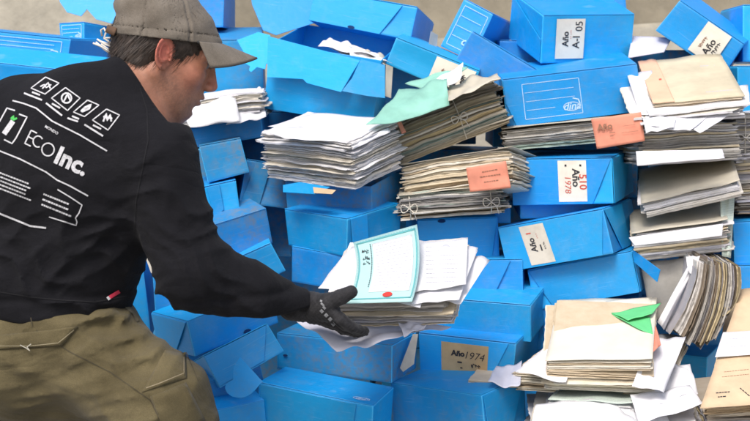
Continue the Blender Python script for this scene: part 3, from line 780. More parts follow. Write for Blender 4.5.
sheet_child('worn_cover', p3, [(450, 84, 3.66), (497, 72, 3.66), (501, 80, 3.50), (448, 100, 3.48)], BEIGE, seed=4, wob=.008)
f3 = empty('mint_folder', Matrix.Translation(at(410, 110, 3.5))); tag(f3, 'mint green folder slumped over the tilted brown files', 'folder')
sheet_child('front_cover', f3, [(398, 87, 3.60), (446, 76, 3.58), (449, 104, 3.50), (366, 125, 3.46)], MINT, .0012, seed=2, wob=.007, sag=.012)
sheet_child('back_cover', f3, [(405, 84, 3.66), (440, 73, 3.66), (468, 66, 3.64), (440, 92, 3.58)], MINT, .0012, seed=6, wob=.004)
sheet_child('inner_sheet', f3, [(424, 88, 3.60), (463, 62, 3.62), (461, 80, 3.57), (430, 96, 3.56)], WHITE, .0006, seed=9, wob=.004)
p4 = make_bundle('P4', 'cream file bundle with a salmon tag, below the brown files', 'cream', jit=.006, fray=.003, wave=.007, puff=.01, cover=(BEIGE, .006), big=.2, step=.004)
sheet_child('tag', p4, [(466, 168, 3.44), (506, 161, 3.44), (511, 188, 3.43), (470, 192, 3.43)], SALMON, .0008, seed=3, wob=.002)
make_bundle('P41', 'flat grey bundle tied with white string, under the salmon tagged one', 'grey', jit=.008, fray=.004, wave=.006, puff=.006, string=True, strings=(-.42, .38), big=.3, cover=(BEIGE, .004))
p6 = make_bundle('P6', 'long flat grey bundle under the wide printed box, with a salmon tag reading Año', 'grey', jit=.007, fray=.004, wave=.005, puff=.004, cover=(BEIGE, .008), big=.25)
t6 = sheet_child('tag', p6, [(591, 119, 3.50), (641, 112, 3.47), (645, 141, 3.46), (597, 149, 3.49)], SALMON, .0008, seed=30, wob=.0006)
M6 = at(604, 127, 3.485)
uu = (at(641, 112, 3.47) - at(591, 119, 3.50)).normalized(); vv = (at(591, 119, 3.5) - at(597, 149, 3.49)); nn = uu.cross(vv).normalized(); vv = nn.cross(uu).normalized()
if nn.y > 0: nn = -nn
me = merge([(text_mesh('Año', .021, .0007), frameM(M6, uu, vv, nn, (.002, .0), 0, .0012)),
            (rectm(.014, .0018), frameM(M6, uu, vv, nn, (.018, -.016), 0, .0012)), (rectm(.008, .0016), frameM(M6, uu, vv, nn, (.016, -.024), 0, .0012)),
            (rectm(.03, .0008), frameM(M6, uu, vv, nn, (.06, -.004), 0, .0012)), (rectm(.04, .0008), frameM(M6, uu, vv, nn, (.06, -.02), 0, .0012))])
me.transform(wmat(p6).inverted())
link('lettering', me, INKB, t6)

# paper tower at the right
p5a = make_bundle('P5a', 'tan folder with salmon spine on top of the right paper tower', 'tan', jit=.002, fray=.0015, wave=.002, cat='folder', top=(.55, .50, .38), name='paper_folder', group='folders on the right paper tower')
M_, w, d, h = pose_matrix('P5a')
o = link('cover', patch([Vector((-w/2, d/2, h+.003)), Vector((w/2, d/2, h+.003)), Vector((w/2+.004, -d/2-.003, h+.001)), Vector((-w/2, -d/2-.003, h+.003))], wob=.002, seed=2), ALDOC, p5a, True); solid(o, .001)
o = link('spine', patch([Vector((-w/2-.002, d/2, h+.005)), Vector((-w/2+.045, d/2, h+.005)), Vector((-w/2+.05, -d/2-.004, h+.005)), Vector((-w/2-.002, -d/2-.004, h+.005))], wob=.0012, seed=2), SALMONL, p5a, True); solid(o, .001)
p5b = make_bundle('P5b', 'fanned white sheets under the tan folder on the right tower', 'white', jit=.010, fray=.003, wave=.004, big=.35, name='sheet_stack', top=(.8, .8, .82))
sheet_child('loose_sheet', p5b, [(627, 74, 3.70), (652, 70, 3.72), (660, 118, 3.50), (642, 118, 3.46)], WHITE, seed=12, wob=.004)
sheet_child('loose_sheet', p5b, [(652, 108, 3.51), (748, 84, 3.66), (750, 104, 3.50), (700, 132, 3.38)], WHITE, seed=13, wob=.005)
sheet_child('loose_sheet', p5b, [(645, 112, 3.51), (720, 106, 3.50), (690, 131, 3.38), (646, 125, 3.41)], WHITE, seed=15, wob=.004)
p5c = make_bundle('P5c', 'thick yellowed sheets in the upper middle of the right tower', 'mixed', jit=.007, fray=.003, wave=.005, big=.2, name='sheet_stack')
sheet_child('loose_sheet', p5c, [(636, 151, 3.40), (722, 149, 3.39), (725, 158, 3.37), (637, 166, 3.38)], WHITE, seed=14, wob=.003)
sheet_child('curled_sheet', p5c, [(643, 118, 3.44), (676, 117, 3.43), (674, 128, 3.39), (646, 134, 3.38)], WHITE, seed=24, wob=.005)
p5e = make_bundle('P5e', 'beige folder slanting to the left in the middle of the right tower', 'mixed', jit=.005, fray=.002, wave=.003, cat='folder', cover=(BEIGE, .004), name='paper_folder', group='folders on the right paper tower')
p5f = make_bundle('P5f', 'beige folder with a thick white edge, lowest of the right tower', 'mixed', jit=.006, fray=.003, wave=.003, cat='folder', cover=(BEIGE, .003), name='paper_folder', group='folders on the right paper tower')
sheet_child('white_edge', p5f, [(629, 238, 3.43), (723, 224, 3.42), (722, 236, 3.40), (635, 246, 3.41)], WHITE, .004, seed=16, wob=.001)
sheet_child('plastic_sleeve', p5f, [(720, 196, 3.5), (735, 192, 3.5), (731, 258, 3.44), (722, 256, 3.44)], GREENISH, seed=19, wob=.003)
make_bundle('P5i', 'dark grey bundle edge at the right edge beside the beige folders', 'old', jit=.006, fray=.003, wave=.004)
make_bundle('P5j', 'yellowed bundle at the right edge behind the fanned white sheets', 'mixed', jit=.006, fray=.003, wave=.006, string=True, strings=(-.3,))
# grey printed plate
g = empty('printed_card', Matrix.Translation(at(652, 45, 3.9))); tag(g, 'small grey printed card standing by the tilted box at the upper right', 'card')
sheet_child('card', g, [(632, 36, 3.92), (672, 38, 3.92), (664, 52, 3.84), (628, 58, 3.84)], LILAC, .002, wob=.0005)

# hanging sheaf: pages draped down from the tower
hg = empty('hanging_sheaf', Matrix.Translation(at(700, 290, 3.45))); tag(hg, 'sheaf of old brown pages hanging open below the right tower', 'papers')
A = at(700, 258, 3.43); 
def sheaf(p):
    # p.x in 0..L along the page (down), p.z across the stack, p.y depth
    s = (p.x + .12) / .24; t = p.z / .13
    top = at(688 + 42*t, 256 + 4*t, 3.42); bot = at(664 + 52*t, 322 + 14*math.sin(t*3.0) - 26*max(0, t-.8)/.2, 3.42)
    mid = at(700 + 36*t - 16*(1-t), 292 + 4*t, 3.42)
    q = top*(1-s)**2 + mid*2*s*(1-s) + bot*s*s
    q = q + Vector((0, p.y, 0))
    return q
me = pages_mesh(.24, .2, .13, 'old', 77, step=.0036, jit=.006, fray=.003, wave=.004, big=.25, deform=sheaf, gapd=.010)
worldchild('pages', me, PAPER, hg)
sheet_child('cover', hg, [(640, 262, 3.50), (692, 258, 3.46), (680, 300, 3.40), (652, 325, 3.42)], flat('dark_grey_cover', (.26, .25, .23, 1), .8, 20, .2), .001, seed=21, wob=.004)
sheet_child('white_page', hg, [(690, 262, 3.38), (697, 262, 3.38), (664, 330, 3.36), (657, 322, 3.36)], WHITE, .0008, seed=22, wob=.003, sag=-.008)
sheet_child('torn_sheet', hg, [(686, 257, 3.38), (700, 256, 3.37), (694, 276, 3.36), (688, 272, 3.36)], WHITE, .0008, seed=23, wob=.004)

# cream stack, bottom right
p7 = make_bundle('P7', 'cream folder with green clip on top of the lower right stack', 'cream', jit=.003, fray=.002, wave=.002, cat='folder', cover=(CREAM, .004), name='paper_folder', group='folders in the lower right stack')
sheet_child('pink_edge', p7, [top_at('P7', 650, 328, .008), top_at('P7', 656, 326, .006), top_at('P7', 661, 345, .004), top_at('P7', 653, 352, .007)], SALMON, .0008, seed=5, wob=.001)
sheet_child('back_leaf', p7, [top_at('P7', 566, 306, .008), top_at('P7', 652, 297, .008), top_at('P7', 653, 311, .007), top_at('P7', 564, 321, .007)], CREAM, .001, seed=31, wob=.002)
cl = empty('green_card', Matrix.Translation(at(640, 318, 3.15))); tag(cl, 'bright green folded card clipped to the cream folder', 'card')
sheet_child('upper_leaf', cl, [top_at('P7', 611, 313, .014), top_at('P7', 661, 303, .016), top_at('P7', 652, 314, .022), top_at('P7', 628, 320, .020)], GREEN, .0012, seed=7, wob=.001)
sheet_child('lower_leaf', cl, [top_at('P7', 611, 314, .013), top_at('P7', 650, 317, .012), top_at('P7', 653, 334, .010), top_at('P7', 640, 330, .011)], GREEN, .0012, seed=8, wob=.001)
p7m = make_bundle('P7m', 'white and tan sheets directly under the cream folder', 'cream', jit=.006, fray=.002, wave=.003, big=.3, name='sheet_stack')
p7l = make_bundle('P7l', 'fan of cream sheets sticking out left of the lower right stack', 'cream', jit=.006, fray=.003, wave=.004, name='sheet_stack', top=(.8, .8, .84))
sheet_child('loose_sheet', p7l, [(552, 340, 3.30), (585, 338, 3.30), (566, 384, 3.12), (518, 372, 3.14)], WHITE, seed=42, wob=.004)
p7r = make_bundle('P7r', 'white sheets with tan backs on the right of the cream folder', 'cream', jit=.003, fray=.002, wave=.004, name='sheet_stack', cover=(WHITE, .003))
sheet_child('loose_sheet', p7r, [(650, 338, 3.24), (686, 337, 3.26), (664, 392, 3.06), (632, 386, 3.06)], WHITE, seed=43, wob=.005)
p7c = make_bundle('P7c', 'pale green folder low in the lower right stack', 'white', jit=.005, fray=.002, wave=.002, cat='folder', cover=(GREENISH, .003), name='paper_folder', group='folders in the lower right stack')
p7d = make_bundle('P7d', 'spread white sheets at the very bottom of the lower right stack', 'white', jit=.012, fray=.003, wave=.004, big=.4, name='sheet_stack', top=(.8, .8, .83))
for i, q_ in enumerate([[(640, 376, 3.2), (690, 364, 3.22), (698, 392, 3.1), (650, 408, 3.05)], [(630, 396, 3.1), (690, 386, 3.12), (704, 404, 3.04), (640, 425, 2.98)], [(536, 404, 3.1), (610, 398, 3.12), (640, 425, 3.0), (528, 432, 3.0)], [(664, 360, 3.24), (688, 370, 3.2), (696, 392, 3.14), (670, 398, 3.12)], [(586, 408, 3.08), (660, 396, 3.12), (675, 440, 2.98), (580, 440, 2.98)]]):
    sheet_child('loose_sheet', p7d, q_, WHITEL if i == 2 else WHITE, seed=50+i, wob=.005)
# tan folder at the right edge
p8 = make_bundle('P8', 'large kraft folder with a white sheet at the lower right corner', 'tan', jit=.002, fray=.003, wave=.003, cat='folder', name='paper_folder', top=(.60, .46, .30), group=None)
sheet_child('front_card', p8, [(741, 290, 3.36), (830, 284, 3.36), (830, 402, 2.98), (700, 408, 2.98)], TANB, .0015, seed=61, wob=.004, curl=lambda u, v: .02*math.sin(v*3.14)*(1-u)*0.0)
sheet_child('white_sheet', p8, [(723, 333, 3.19), (830, 326, 3.19), (830, 350, 3.12), (715, 357, 3.12)], WHITE, .0008, seed=62, wob=.002)
sheet_child('ruled_lines', p8, [(716, 372, 3.055), (745, 368, 3.06), (745, 372, 3.045), (715, 376, 3.045)], WHITEL, .0004, seed=63, wob=.0) if False else None
make_bundle('P81', 'grey paper stack under the kraft folder in the lower right corner', 'old', jit=.005, fray=.003, wave=.003, name='sheet_stack')
p9 = make_bundle('P9', 'thin tan and white papers lying on the bottom centre box', 'tan', jit=.003, fray=.002, wave=.002, name='sheet_stack')
sheet_child('loose_sheet', p9, [(496, 366, 3.28), (522, 362, 3.28), (520, 384, 3.18), (488, 383, 3.18)], LILAC, seed=71, wob=.004, sag=.006)

# held papers
ph = make_bundle('P10', 'stack of white papers held by the man in his gloved hand', 'mixed', jit=.008, fray=.003, wave=.007, puff=-.002, big=.3, name='sheet_stack', group=None, top=(.80, .80, .82), step=.0028)
sheet_child('loose_sheet', ph, [(352, 246, 3.12), (440, 240, 3.12), (420, 306, 2.87), (318, 288, 2.90)], WHITE, seed=81, wob=.004)
sheet_child('loose_sheet', ph, [(415, 240, 3.10), (468, 238, 3.10), (466, 285, 2.93), (412, 292, 2.90)], WHITEL, seed=82, wob=.004, sag=.003)
sheet_child('loose_sheet', ph, [(440, 246, 3.09), (478, 248, 3.09), (459, 300, 2.9), (410, 305, 2.87)], WHITE, seed=83, wob=.004)
sheet_child('loose_sheet', ph, [(450, 250, 3.10), (490, 260, 3.08), (461, 303, 2.91), (420, 300, 2.9)], WHITE, seed=84, wob=.005)
sheet_child('drooping_sheet', ph, [(292, 318, 3.00), (452, 326, 3.02), (398, 339, 2.92), (337, 350, 2.89)], LILAC, seed=85, wob=.008, nu=24, nv=10)
sheet_child('drooping_sheet', ph, [(398, 322, 2.95), (432, 320, 2.96), (424, 328, 2.94), (404, 337, 2.92)], LILAC, seed=86, wob=.006)
ce = empty('certificate', Matrix.Translation(at(385, 265, 2.95))); tag(ce, 'certificate with aqua border and red seal on top of the held papers', 'certificate')
def cpt(u, v, dz=0):
    # curved sheet: u across, v down
    L = [(353, 243, 3.06), (363, 272, 2.96), (346, 304, 2.85)]; Rr = [(417, 225, 3.07), (424, 268, 2.96), (412, 302, 2.85)]
    def bez(P, t): 
        a, b_, c = [at(*p) for p in P]; return a*(1-t)**2 + b_*2*t*(1-t) + c*t*t
    p = bez(L, v)*(1-u) + bez(Rr, v)*u
    return p + Vector((0, -1, .35)).normalized() * (dz + .004*math.sin(u*3.14)*0)
def cgrid(name, u0, v0, u1, v1, mat, dz, parent, n=12, th=.0005):
    V = []; Fc = []; UV = []
    for j in range(n+1):
        for i in range(n+1):
            u = u0 + (u1-u0)*i/n; v = v0 + (v1-v0)*j/n; V.append(cpt(u, v, dz)); UV.append((i/n, 1-j/n))
    for j in range(n):
        for i in range(n): a = j*(n+1)+i; Fc.append((a, a+n+1, a+n+2, a+1))
    me = mesh(name, V, Fc); ul = me.uv_layers.new(name='UV')
    for lp in me.loops: ul.data[lp.index].uv = UV[lp.vertex_index]
    o = worldchild(name, me, mat, parent, True); solid(o, th); return o
cs = cgrid('aqua_sheet', 0, 0, 1, 1, AQUA, .004, ce, th=.001)
cgrid('text_field', .27, .10, .90, .84, WHITEL, .0062, ce)
for (a, b_, c, d_) in ((.04, .04, .96, .055), (.04, .93, .96, .945), (.04, .06, .055, .92), (.945, .06, .96, .92)):
    cgrid('border_line', a, b_, c, d_, flat('aqua_ink', (.10, .38, .40, 1)), .0062, ce, 6, .0003)
def curved_strokes(name, lines, wd, mat, parent, dz=.0072):
    V = []; Fc = []
    for L in lines:
        for (a, b_) in zip(L, L[1:]):
            k = len(V); dx, dy = b_[0]-a[0], b_[1]-a[1]; ln = math.hypot(dx, dy) or 1; nx, ny = -dy/ln*wd/2, dx/ln*wd/2
            for (x, y) in ((a[0]+nx, a[1]+ny), (b_[0]+nx, b_[1]+ny), (b_[0]-nx, b_[1]-ny), (a[0]-nx, a[1]-ny)): V.append(cpt(x, y, dz))
            Fc.append((k, k+1, k+2, k+3))
    worldchild(name, mesh(name, V, Fc), mat, parent)
r_ = random.Random(4); L = []
for i in range(16):
    x, y = .09 + .10*r_.random(), .14 + .28*r_.random(); L.append([(x, y), (x+.02*r_.uniform(-1, 1), y+.03), (x+.03, y+.02)])
curved_strokes('handwriting', L, .008, INK, ce)
L = []
for i in range(15):
    t_ = .31
    while t_ < .84:
        l_ = r_.uniform(.02, .07); L.append([(t_, .15 + .045*i + .004*r_.random()), (min(.87, t_+l_), .15 + .045*i)]); t_ += l_ + .014
curved_strokes('printed_text', L, .007, flat('faint_grey_ink', (.42, .44, .50, 1)), ce)
L = [[(.02 + .022*i, .025 + .016*(i % 2)), (.042 + .022*i, .025 + .016*((i+1) % 2))] for i in range(43)] + [[(.975 - .016*(i % 2), .05 + .022*i), (.975 - .016*((i+1) % 2), .072 + .022*i)] for i in range(40)] + [[(.025 + .016*(i % 2), .05 + .022*i), (.025 + .016*((i+1) % 2), .072 + .022*i)] for i in range(40)]
curved_strokes('border_ornament', L, .006, flat('aqua_ornament_ink', (.16, .42, .44, 1)), ce)
curved_strokes('dotted_line', [[(.235, .10+.028*i), (.245, .10+.028*i+.012)] for i in range(24)], .014, INK, ce)
V = [cpt(.58 + .075*math.cos(a), .885 + .035*math.sin(a), .0076) for a in [i*math.pi/9 for i in range(18)]]
worldchild('red_seal', mesh('seal', V, [tuple(range(18))]), flat('red_seal_ink', (.55, .04, .03, 1)), ce)

# ================================================================== the man
def surface_nets(f, lo, hi, res, chunk=40):
    lo = np.array(lo, float); hi = np.array(hi, float)
    n = np.ceil((hi - lo) / res).astype(int) + 1
    xs, ys, zs = [lo[a] + res*np.arange(n[a]) for a in range(3)]
    val = np.empty(n, np.float32)
    for i in range(0, n[0], chunk):
        X, Y, Z = np.meshgrid(xs[i:i+chunk], ys, zs, indexing='ij')
        val[i:i+chunk] = f(X, Y, Z)
    ins = val < 0
    c = np.zeros(tuple(n - 1), np.int8)
    for a in (0, 1):
        for b_ in (0, 1):
            for d in (0, 1): c += ins[a:n[0]-1+a, b_:n[1]-1+b_, d:n[2]-1+d]
    act = (c > 0) & (c < 8)
    idx = -np.ones(act.shape, np.int64); ii = np.argwhere(act); idx[act] = np.arange(len(ii))
    acc = np.zeros((len(ii), 3)); cnt = np.zeros(len(ii))
    corners = [(a, b_, d) for a in (0, 1) for b_ in (0, 1) for d in (0, 1)]
    for p in corners:
        for ax in range(3):
            if p[ax]: continue
            q = list(p); q[ax] = 1
            v0 = val[ii[:, 0]+p[0], ii[:, 1]+p[1], ii[:, 2]+p[2]]; v1 = val[ii[:, 0]+q[0], ii[:, 1]+q[1], ii[:, 2]+q[2]]
            m = (v0 < 0) != (v1 < 0)
            t = np.where(m, v0 / np.where(m, v0 - v1, 1), 0)
            pt = np.tile(np.array(p, float), (len(ii), 1)); pt[:, ax] += t
            acc[m] += pt[m]; cnt[m] += 1
    V = lo + (ii + acc / cnt[:, None]) * res
    Fs = []
    for ax in range(3):
        b_, d = [k for k in range(3) if k != ax]
        s0_ = [slice(None)]*3; s1 = [slice(None)]*3; s0_[ax] = slice(0, -1); s1[ax] = slice(1, None)
        A, B_ = ins[tuple(s0_)], ins[tuple(s1)]
        e = np.argwhere(A != B_)
        e = e[(e[:, b_] > 0) & (e[:, d] > 0) & (e[:, b_] < n[b_]-1) & (e[:, d] < n[d]-1)]
        fl = A[tuple(e.T)]
        def g(db, dd):
            k = e.copy(); k[:, b_] += db; k[:, d] += dd; return idx[tuple(k.T)]
        q = np.stack([g(-1, -1), g(0, -1), g(0, 0), g(-1, 0)], 1)
        if ax == 1: fl = ~fl
        q[~fl] = q[~fl][:, ::-1]
        Fs.append(q)
    Q = np.concatenate(Fs); Q = Q[(Q >= 0).all(1)]
    me = bpy.data.meshes.new('sdf')
    me.vertices.add(len(V)); me.vertices.foreach_set('co', V.astype(np.float32).ravel())
    me.loops.add(len(Q)*4); me.loops.foreach_set('vertex_index', Q.ravel().astype(np.int32))
    me.polygons.add(len(Q)); me.polygons.foreach_set('loop_start', np.arange(0, len(Q)*4, 4, dtype=np.int32))
    me.update(calc_edges=True); me.validate()
    return me
def smin(a, b_, k):
    h = np.clip(.5 + .5*(b_ - a)/k, 0, 1); return b_*(1-h) + a*h - k*h*(1-h)
def smax(a, b_, k): return -smin(-a, -b_, k)
def cone(X, Y, Z, a, b_, ra, rb):
    ax, ay, az = a; dx, dy, dz = b_[0]-ax, b_[1]-ay, b_[2]-az
    L2 = dx*dx + dy*dy + dz*dz
    t = np.clip(((X-ax)*dx + (Y-ay)*dy + (Z-az)*dz)/L2, 0, 1)
    return np.sqrt((X-ax-dx*t)**2 + (Y-ay-dy*t)**2 + (Z-az-dz*t)**2) - (ra + (rb-ra)*t)
def ell(X, Y, Z, c, M, r):
    """ellipsoid, M rows = axes"""
    x, y, z = X-c[0], Y-c[1], Z-c[2]
    q = [(x*m[0] + y*m[1] + z*m[2])/rr for m, rr in zip(M, r)]
    k = np.sqrt(q[0]**2 + q[1]**2 + q[2]**2); g = np.sqrt((q[0]/r[0])**2 + (q[1]/r[1])**2 + (q[2]/r[2])**2) + 1e-6
    return k*(k-1)/g
ID = ((1, 0, 0), (0, 1, 0), (0, 0, 1))
def ptl(px, py, Y): return tuple(at(px, py, Y))

# --- cloth materials
def cloth(name, col, col2, weave=900, fold=8, sheen=.3, rough=.9, bd=.004):
    m, nt, b = newmat(name)
    n = noise_n(nt, fold, 5, .6); n2 = noise_n(nt, weave, 2, .5)
    r = ramp(nt, n.outputs[0], .3, .7, col, col2)
    sp_ = ramp(nt, n2.outputs[0], .35, .75, (.75, .75, .75, 1), (1.2, 1.2, 1.2, 1))
    mm = N(nt, 'ShaderNodeMix', data_type='RGBA', blend_type='MULTIPLY'); mm.inputs[0].default_value = 1
    nt.links.new(r.outputs[0], mm.inputs[6]); nt.links.new(sp_.outputs[0], mm.inputs[7])
    nt.links.new(mm.outputs[2], b.inputs['Base Color']); b.inputs['Roughness'].default_value = rough
    b.inputs['Specular IOR Level'].default_value = .18; b.inputs['Sheen Weight'].default_value = sheen; b.inputs['Sheen Roughness'].default_value = .5
    n3 = noise_n(nt, 14, 6, .6)
    ad = N(nt, 'ShaderNodeMath', operation='MULTIPLY_ADD'); ad.inputs[1].default_value = .12
    nt.links.new(n2.outputs[0], ad.inputs[0]); nt.links.new(n3.outputs[0], ad.inputs[2])
    bump(nt, b, ad.outputs[0], .6, bd*2.2)
    return m
SHIRT = cloth('black_sweatshirt_fleece', (.006, .006, .008, 1), (.012, .012, .015, 1), 700, 9, .02, .95)
KHAKI = cloth('khaki_cotton_twill', (.066, .053, .025, 1), (.148, .122, .064, 1), 900, 7, .1, .9)
def creases(m, scale, rot, dist):
    nt = m.node_tree; b = nt.nodes['Principled BSDF']; old = b.inputs['Normal'].links[0].from_node
    tc = N(nt, 'ShaderNodeTexCoord'); mp = N(nt, 'ShaderNodeMapping'); mp.inputs['Scale'].default_value = scale; mp.inputs['Rotation'].default_value = rot
    n = N(nt, 'ShaderNodeTexNoise'); n.inputs['Scale'].default_value = 1; n.inputs['Detail'].default_value = 4; n.inputs['Distortion'].default_value = .6
    nt.links.new(tc.outputs['Object'], mp.inputs[0]); nt.links.new(mp.outputs[0], n.inputs['Vector'])
    s = N(nt, 'ShaderNodeMath', operation='SUBTRACT'); s.inputs[1].default_value = .5; nt.links.new(n.outputs[0], s.inputs[0])
    a = N(nt, 'ShaderNodeMath', operation='ABSOLUTE'); nt.links.new(s.outputs[0], a.inputs[0])
    p = N(nt, 'ShaderNodeMath', operation='POWER'); p.inputs[1].default_value = .9; nt.links.new(a.outputs[0], p.inputs[0])
    bp = N(nt, 'ShaderNodeBump'); bp.inputs['Strength'].default_value = .8; bp.inputs['Distance'].default_value = dist
    nt.links.new(p.outputs[0], bp.inputs['Height']); nt.links.new(old.outputs[0], bp.inputs['Normal']); nt.links.new(bp.outputs[0], b.inputs['Normal'])
creases(KHAKI, (2.2, 5, 9), (0, math.radians(-30), 0), .024)
creases(SHIRT, (5, 6, 11), (0, math.radians(30), 0), .012)
CAPM = cloth('grey_brown_cap_cotton', (.135, .115, .092, 1), (.20, .175, .145, 1), 900, 25, .1, .9, .002)
GLOVE = cloth('black_knit_glove', (.012, .012, .014, 1), (.040, .040, .044, 1), 500, 45, .1, .8, .003)
WPRINT = flat('white_fabric_print', (.52, .52, .54, 1), .85, 260, .28)
GPRINT = flat('green_fabric_print', (.06, .42, .08, 1), .8)
GREYP = flat('grey_glove_print', (.30, .31, .33, 1), .7, 150, .3)
def skinmat():
    m, nt, b = newmat('skin')
    a = N(nt, 'ShaderNodeAttribute', attribute_name='Col')
    n = noise_n(nt, 60, 5, .65); r = ramp(nt, n.outputs[0], .3, .75, (1.14, 1.06, 1.02, 1), (.74, .66, .64, 1))
    mm = N(nt, 'ShaderNodeMix', data_type='RGBA', blend_type='MULTIPLY'); mm.inputs[0].default_value = 1
    nt.links.new(a.outputs['Color'], mm.inputs[6]); nt.links.new(r.outputs[0], mm.inputs[7])
    nt.links.new(mm.outputs[2], b.inputs['Base Color']); b.inputs['Roughness'].default_value = .5
    b.inputs['Subsurface Weight'].default_value = .12; b.inputs['Subsurface Radius'].default_value = (.012, .004, .002); b.inputs['Subsurface Scale'].default_value = .5
    n2 = noise_n(nt, 320, 3, .6); bump(nt, b, n2.outputs[0], .6, .0012)
    return m
SKIN = skinmat()
HAIR = flat('dark_brown_hair', (.036, .024, .017, 1), .55, 60, .5)

# --- joints (metres, from the pose in the photograph)
Yh = 2.86
yaw, pit, rol = math.radians(8), math.radians(22), math.radians(0)
HR = Matrix.Rotation(yaw, 3, 'Z') @ Matrix.Rotation(pit, 3, 'Y') @ Matrix.Rotation(rol, 3, 'X')
ear = at(164, 54, 2.80)
HC = ear - HR @ Vector((-.008, -.078, -.004))
HRn = np.array(HR); HCn = np.array(HC)
def tolocal(X, Y, Z):
    x, y, z = X-HCn[0], Y-HCn[1], Z-HCn[2]
    return (HRn[0,0]*x + HRn[1,0]*y + HRn[2,0]*z, HRn[0,1]*x + HRn[1,1]*y + HRn[2,1]*z, HRn[0,2]*x + HRn[1,2]*y + HRn[2,2]*z)
C7 = ptl(122, 92, 2.84)
shR = ptl(157, 163, 2.77); elR = ptl(193, 272, 2.74); wrR = ptl(298, 307, 2.86)
shL = ptl(8, 118, 2.95); elL = ptl(-40, 250, 3.02)
pelv = ptl(48, 345, 2.95)
hipR = ptl(70, 352, 2.86); kneeR = ptl(158, 404, 2.80); ankR = (kneeR[0]+.22, 2.86, .12)
hipL = ptl(30, 360, 3.02); kneeL = ptl(-2, 520, 3.06); ankL = (kneeL[0]-.12, 3.10, .12)
axU = np.array(at(128, 88, 2.8) - at(45, 320, 2.8)); axU = axU/np.linalg.norm(axU)         # up the spine
axD = np.array([0, 1, 0.0]); axR = np.cross(axU, -axD); axR /= np.linalg.norm(axR)
if axR[0] < 0: axR = -axR
TM = (tuple(axR), (0, 1, 0), tuple(axU))

def head_sdf(x, y, z):
    """x forward, y to his left, z up"""
    ay = np.abs(y)
    d = ell(x, y, z, (-.018, 0, .035), ID, (.098, .076, .088))
    d = smin(d, ell(x, y, z, (.028, 0, -.030), ID, (.060, .060, .078)), .03)
    d = smin(d, ell(x, y, z, (.030, 0, -.075), ID, (.050, .046, .034)), .03)       # jaw
    d = smin(d, cone(x, ay, z, (-.012, .056, -.045), (.050, .022, -.090), .017, .016), .03)   # jaw line
    d = smin(d, ell(x, y, z, (.064, 0, -.093), ID, (.020, .022, .017)), .02)        # chin
    d = smin(d, ell(x, ay, z, (.055, .036, -.020), ID, (.024, .022, .022)), .02)    # cheek
    d = smin(d, cone(x, ay, z, (.080, .008, .026), (.070, .045, .022), .011, .009), .012)     # brow
    d = smax(d, -ell(x, ay, z, (.088, .031, .006), ID, (.012, .015, .010)), .012)   # eye socket
    d = smin(d, ell(x, ay, z, (.069, .031, .006), ID, (.0125, .0135, .0125)), .003) # lid over the eye
    d = smin(d, cone(x, y, z, (.084, 0, .014), (.105, 0, -.028), .0070, .0090), .010)  # nose
    d = smin(d, cone(x, y, z, (.070, 0, -.026), (.097, 0, -.030), .016, .011), .008)
    d = smin(d, ell(x, ay, z, (.096, .012, -.034), ID, (.011, .007, .008)), .006)   # nostril wing
    d = smax(d, -ell(x, ay, z, (.102, .007, -.0425), ID, (.004, .0028, .004)), .003)
    d = smin(d, ell(x, y, z, (.078, 0, -.058), ID, (.017, .024, .013)), .012)
    d = smin(d, ell(x, y, z, (.090, 0, -.0565), ID, (.008, .020, .0050)), .004)     # upper lip
    d = smin(d, ell(x, y, z, (.086, 0, -.0705), ID, (.009, .018, .0055)), .004)     # lower lip
    d = smax(d, -ell(x, y, z, (.098, 0, -.0635), ID, (.010, .022, .0018)), .002)    # mouth opening
    d = smax(d, -ell(x, y, z, (.088, 0, -.085), ID, (.007, .018, .005)), .008)      # fold above the chin
    # ears
    ex, ez = x + .008, z + .002
    ca, sa = math.cos(-.18), math.sin(-.18)
    ex, ez = ex*ca - ez*sa, ex*sa + ez*ca
    wv = np.sqrt((ex/.0155)**2 + ((ez)/.030)**2 + 1e-9)
    eo = ay - (.077 + .012*np.clip(-ex/.016, -1, 1.2))
    shell = np.sqrt(np.maximum(wv-1, 0)**2*.0155**2 + np.maximum(np.abs(eo)-.0008, 0)**2) - .0016
    d = smin(d, shell + .0*x, .004)
    rim = np.sqrt(((wv - .95)*.018)**2 + (eo - .0062)**2) - .0030
    rim = np.where((ez < -.014) & (ex > 0), rim + .003, rim)
    d = smin(d, rim, .0025)
    inner = np.sqrt(((np.sqrt((ex/.0085)**2 + ((ez-.002)/.0175)**2) - 1)*.009)**2 + (eo - .0045)**2) - .0022
    d = smin(d, inner, .003)
    d = smax(d, -ell(x, ay, z, (.002, .086, -.006), ID, (.0065, .012, .010)), .002)
    return d
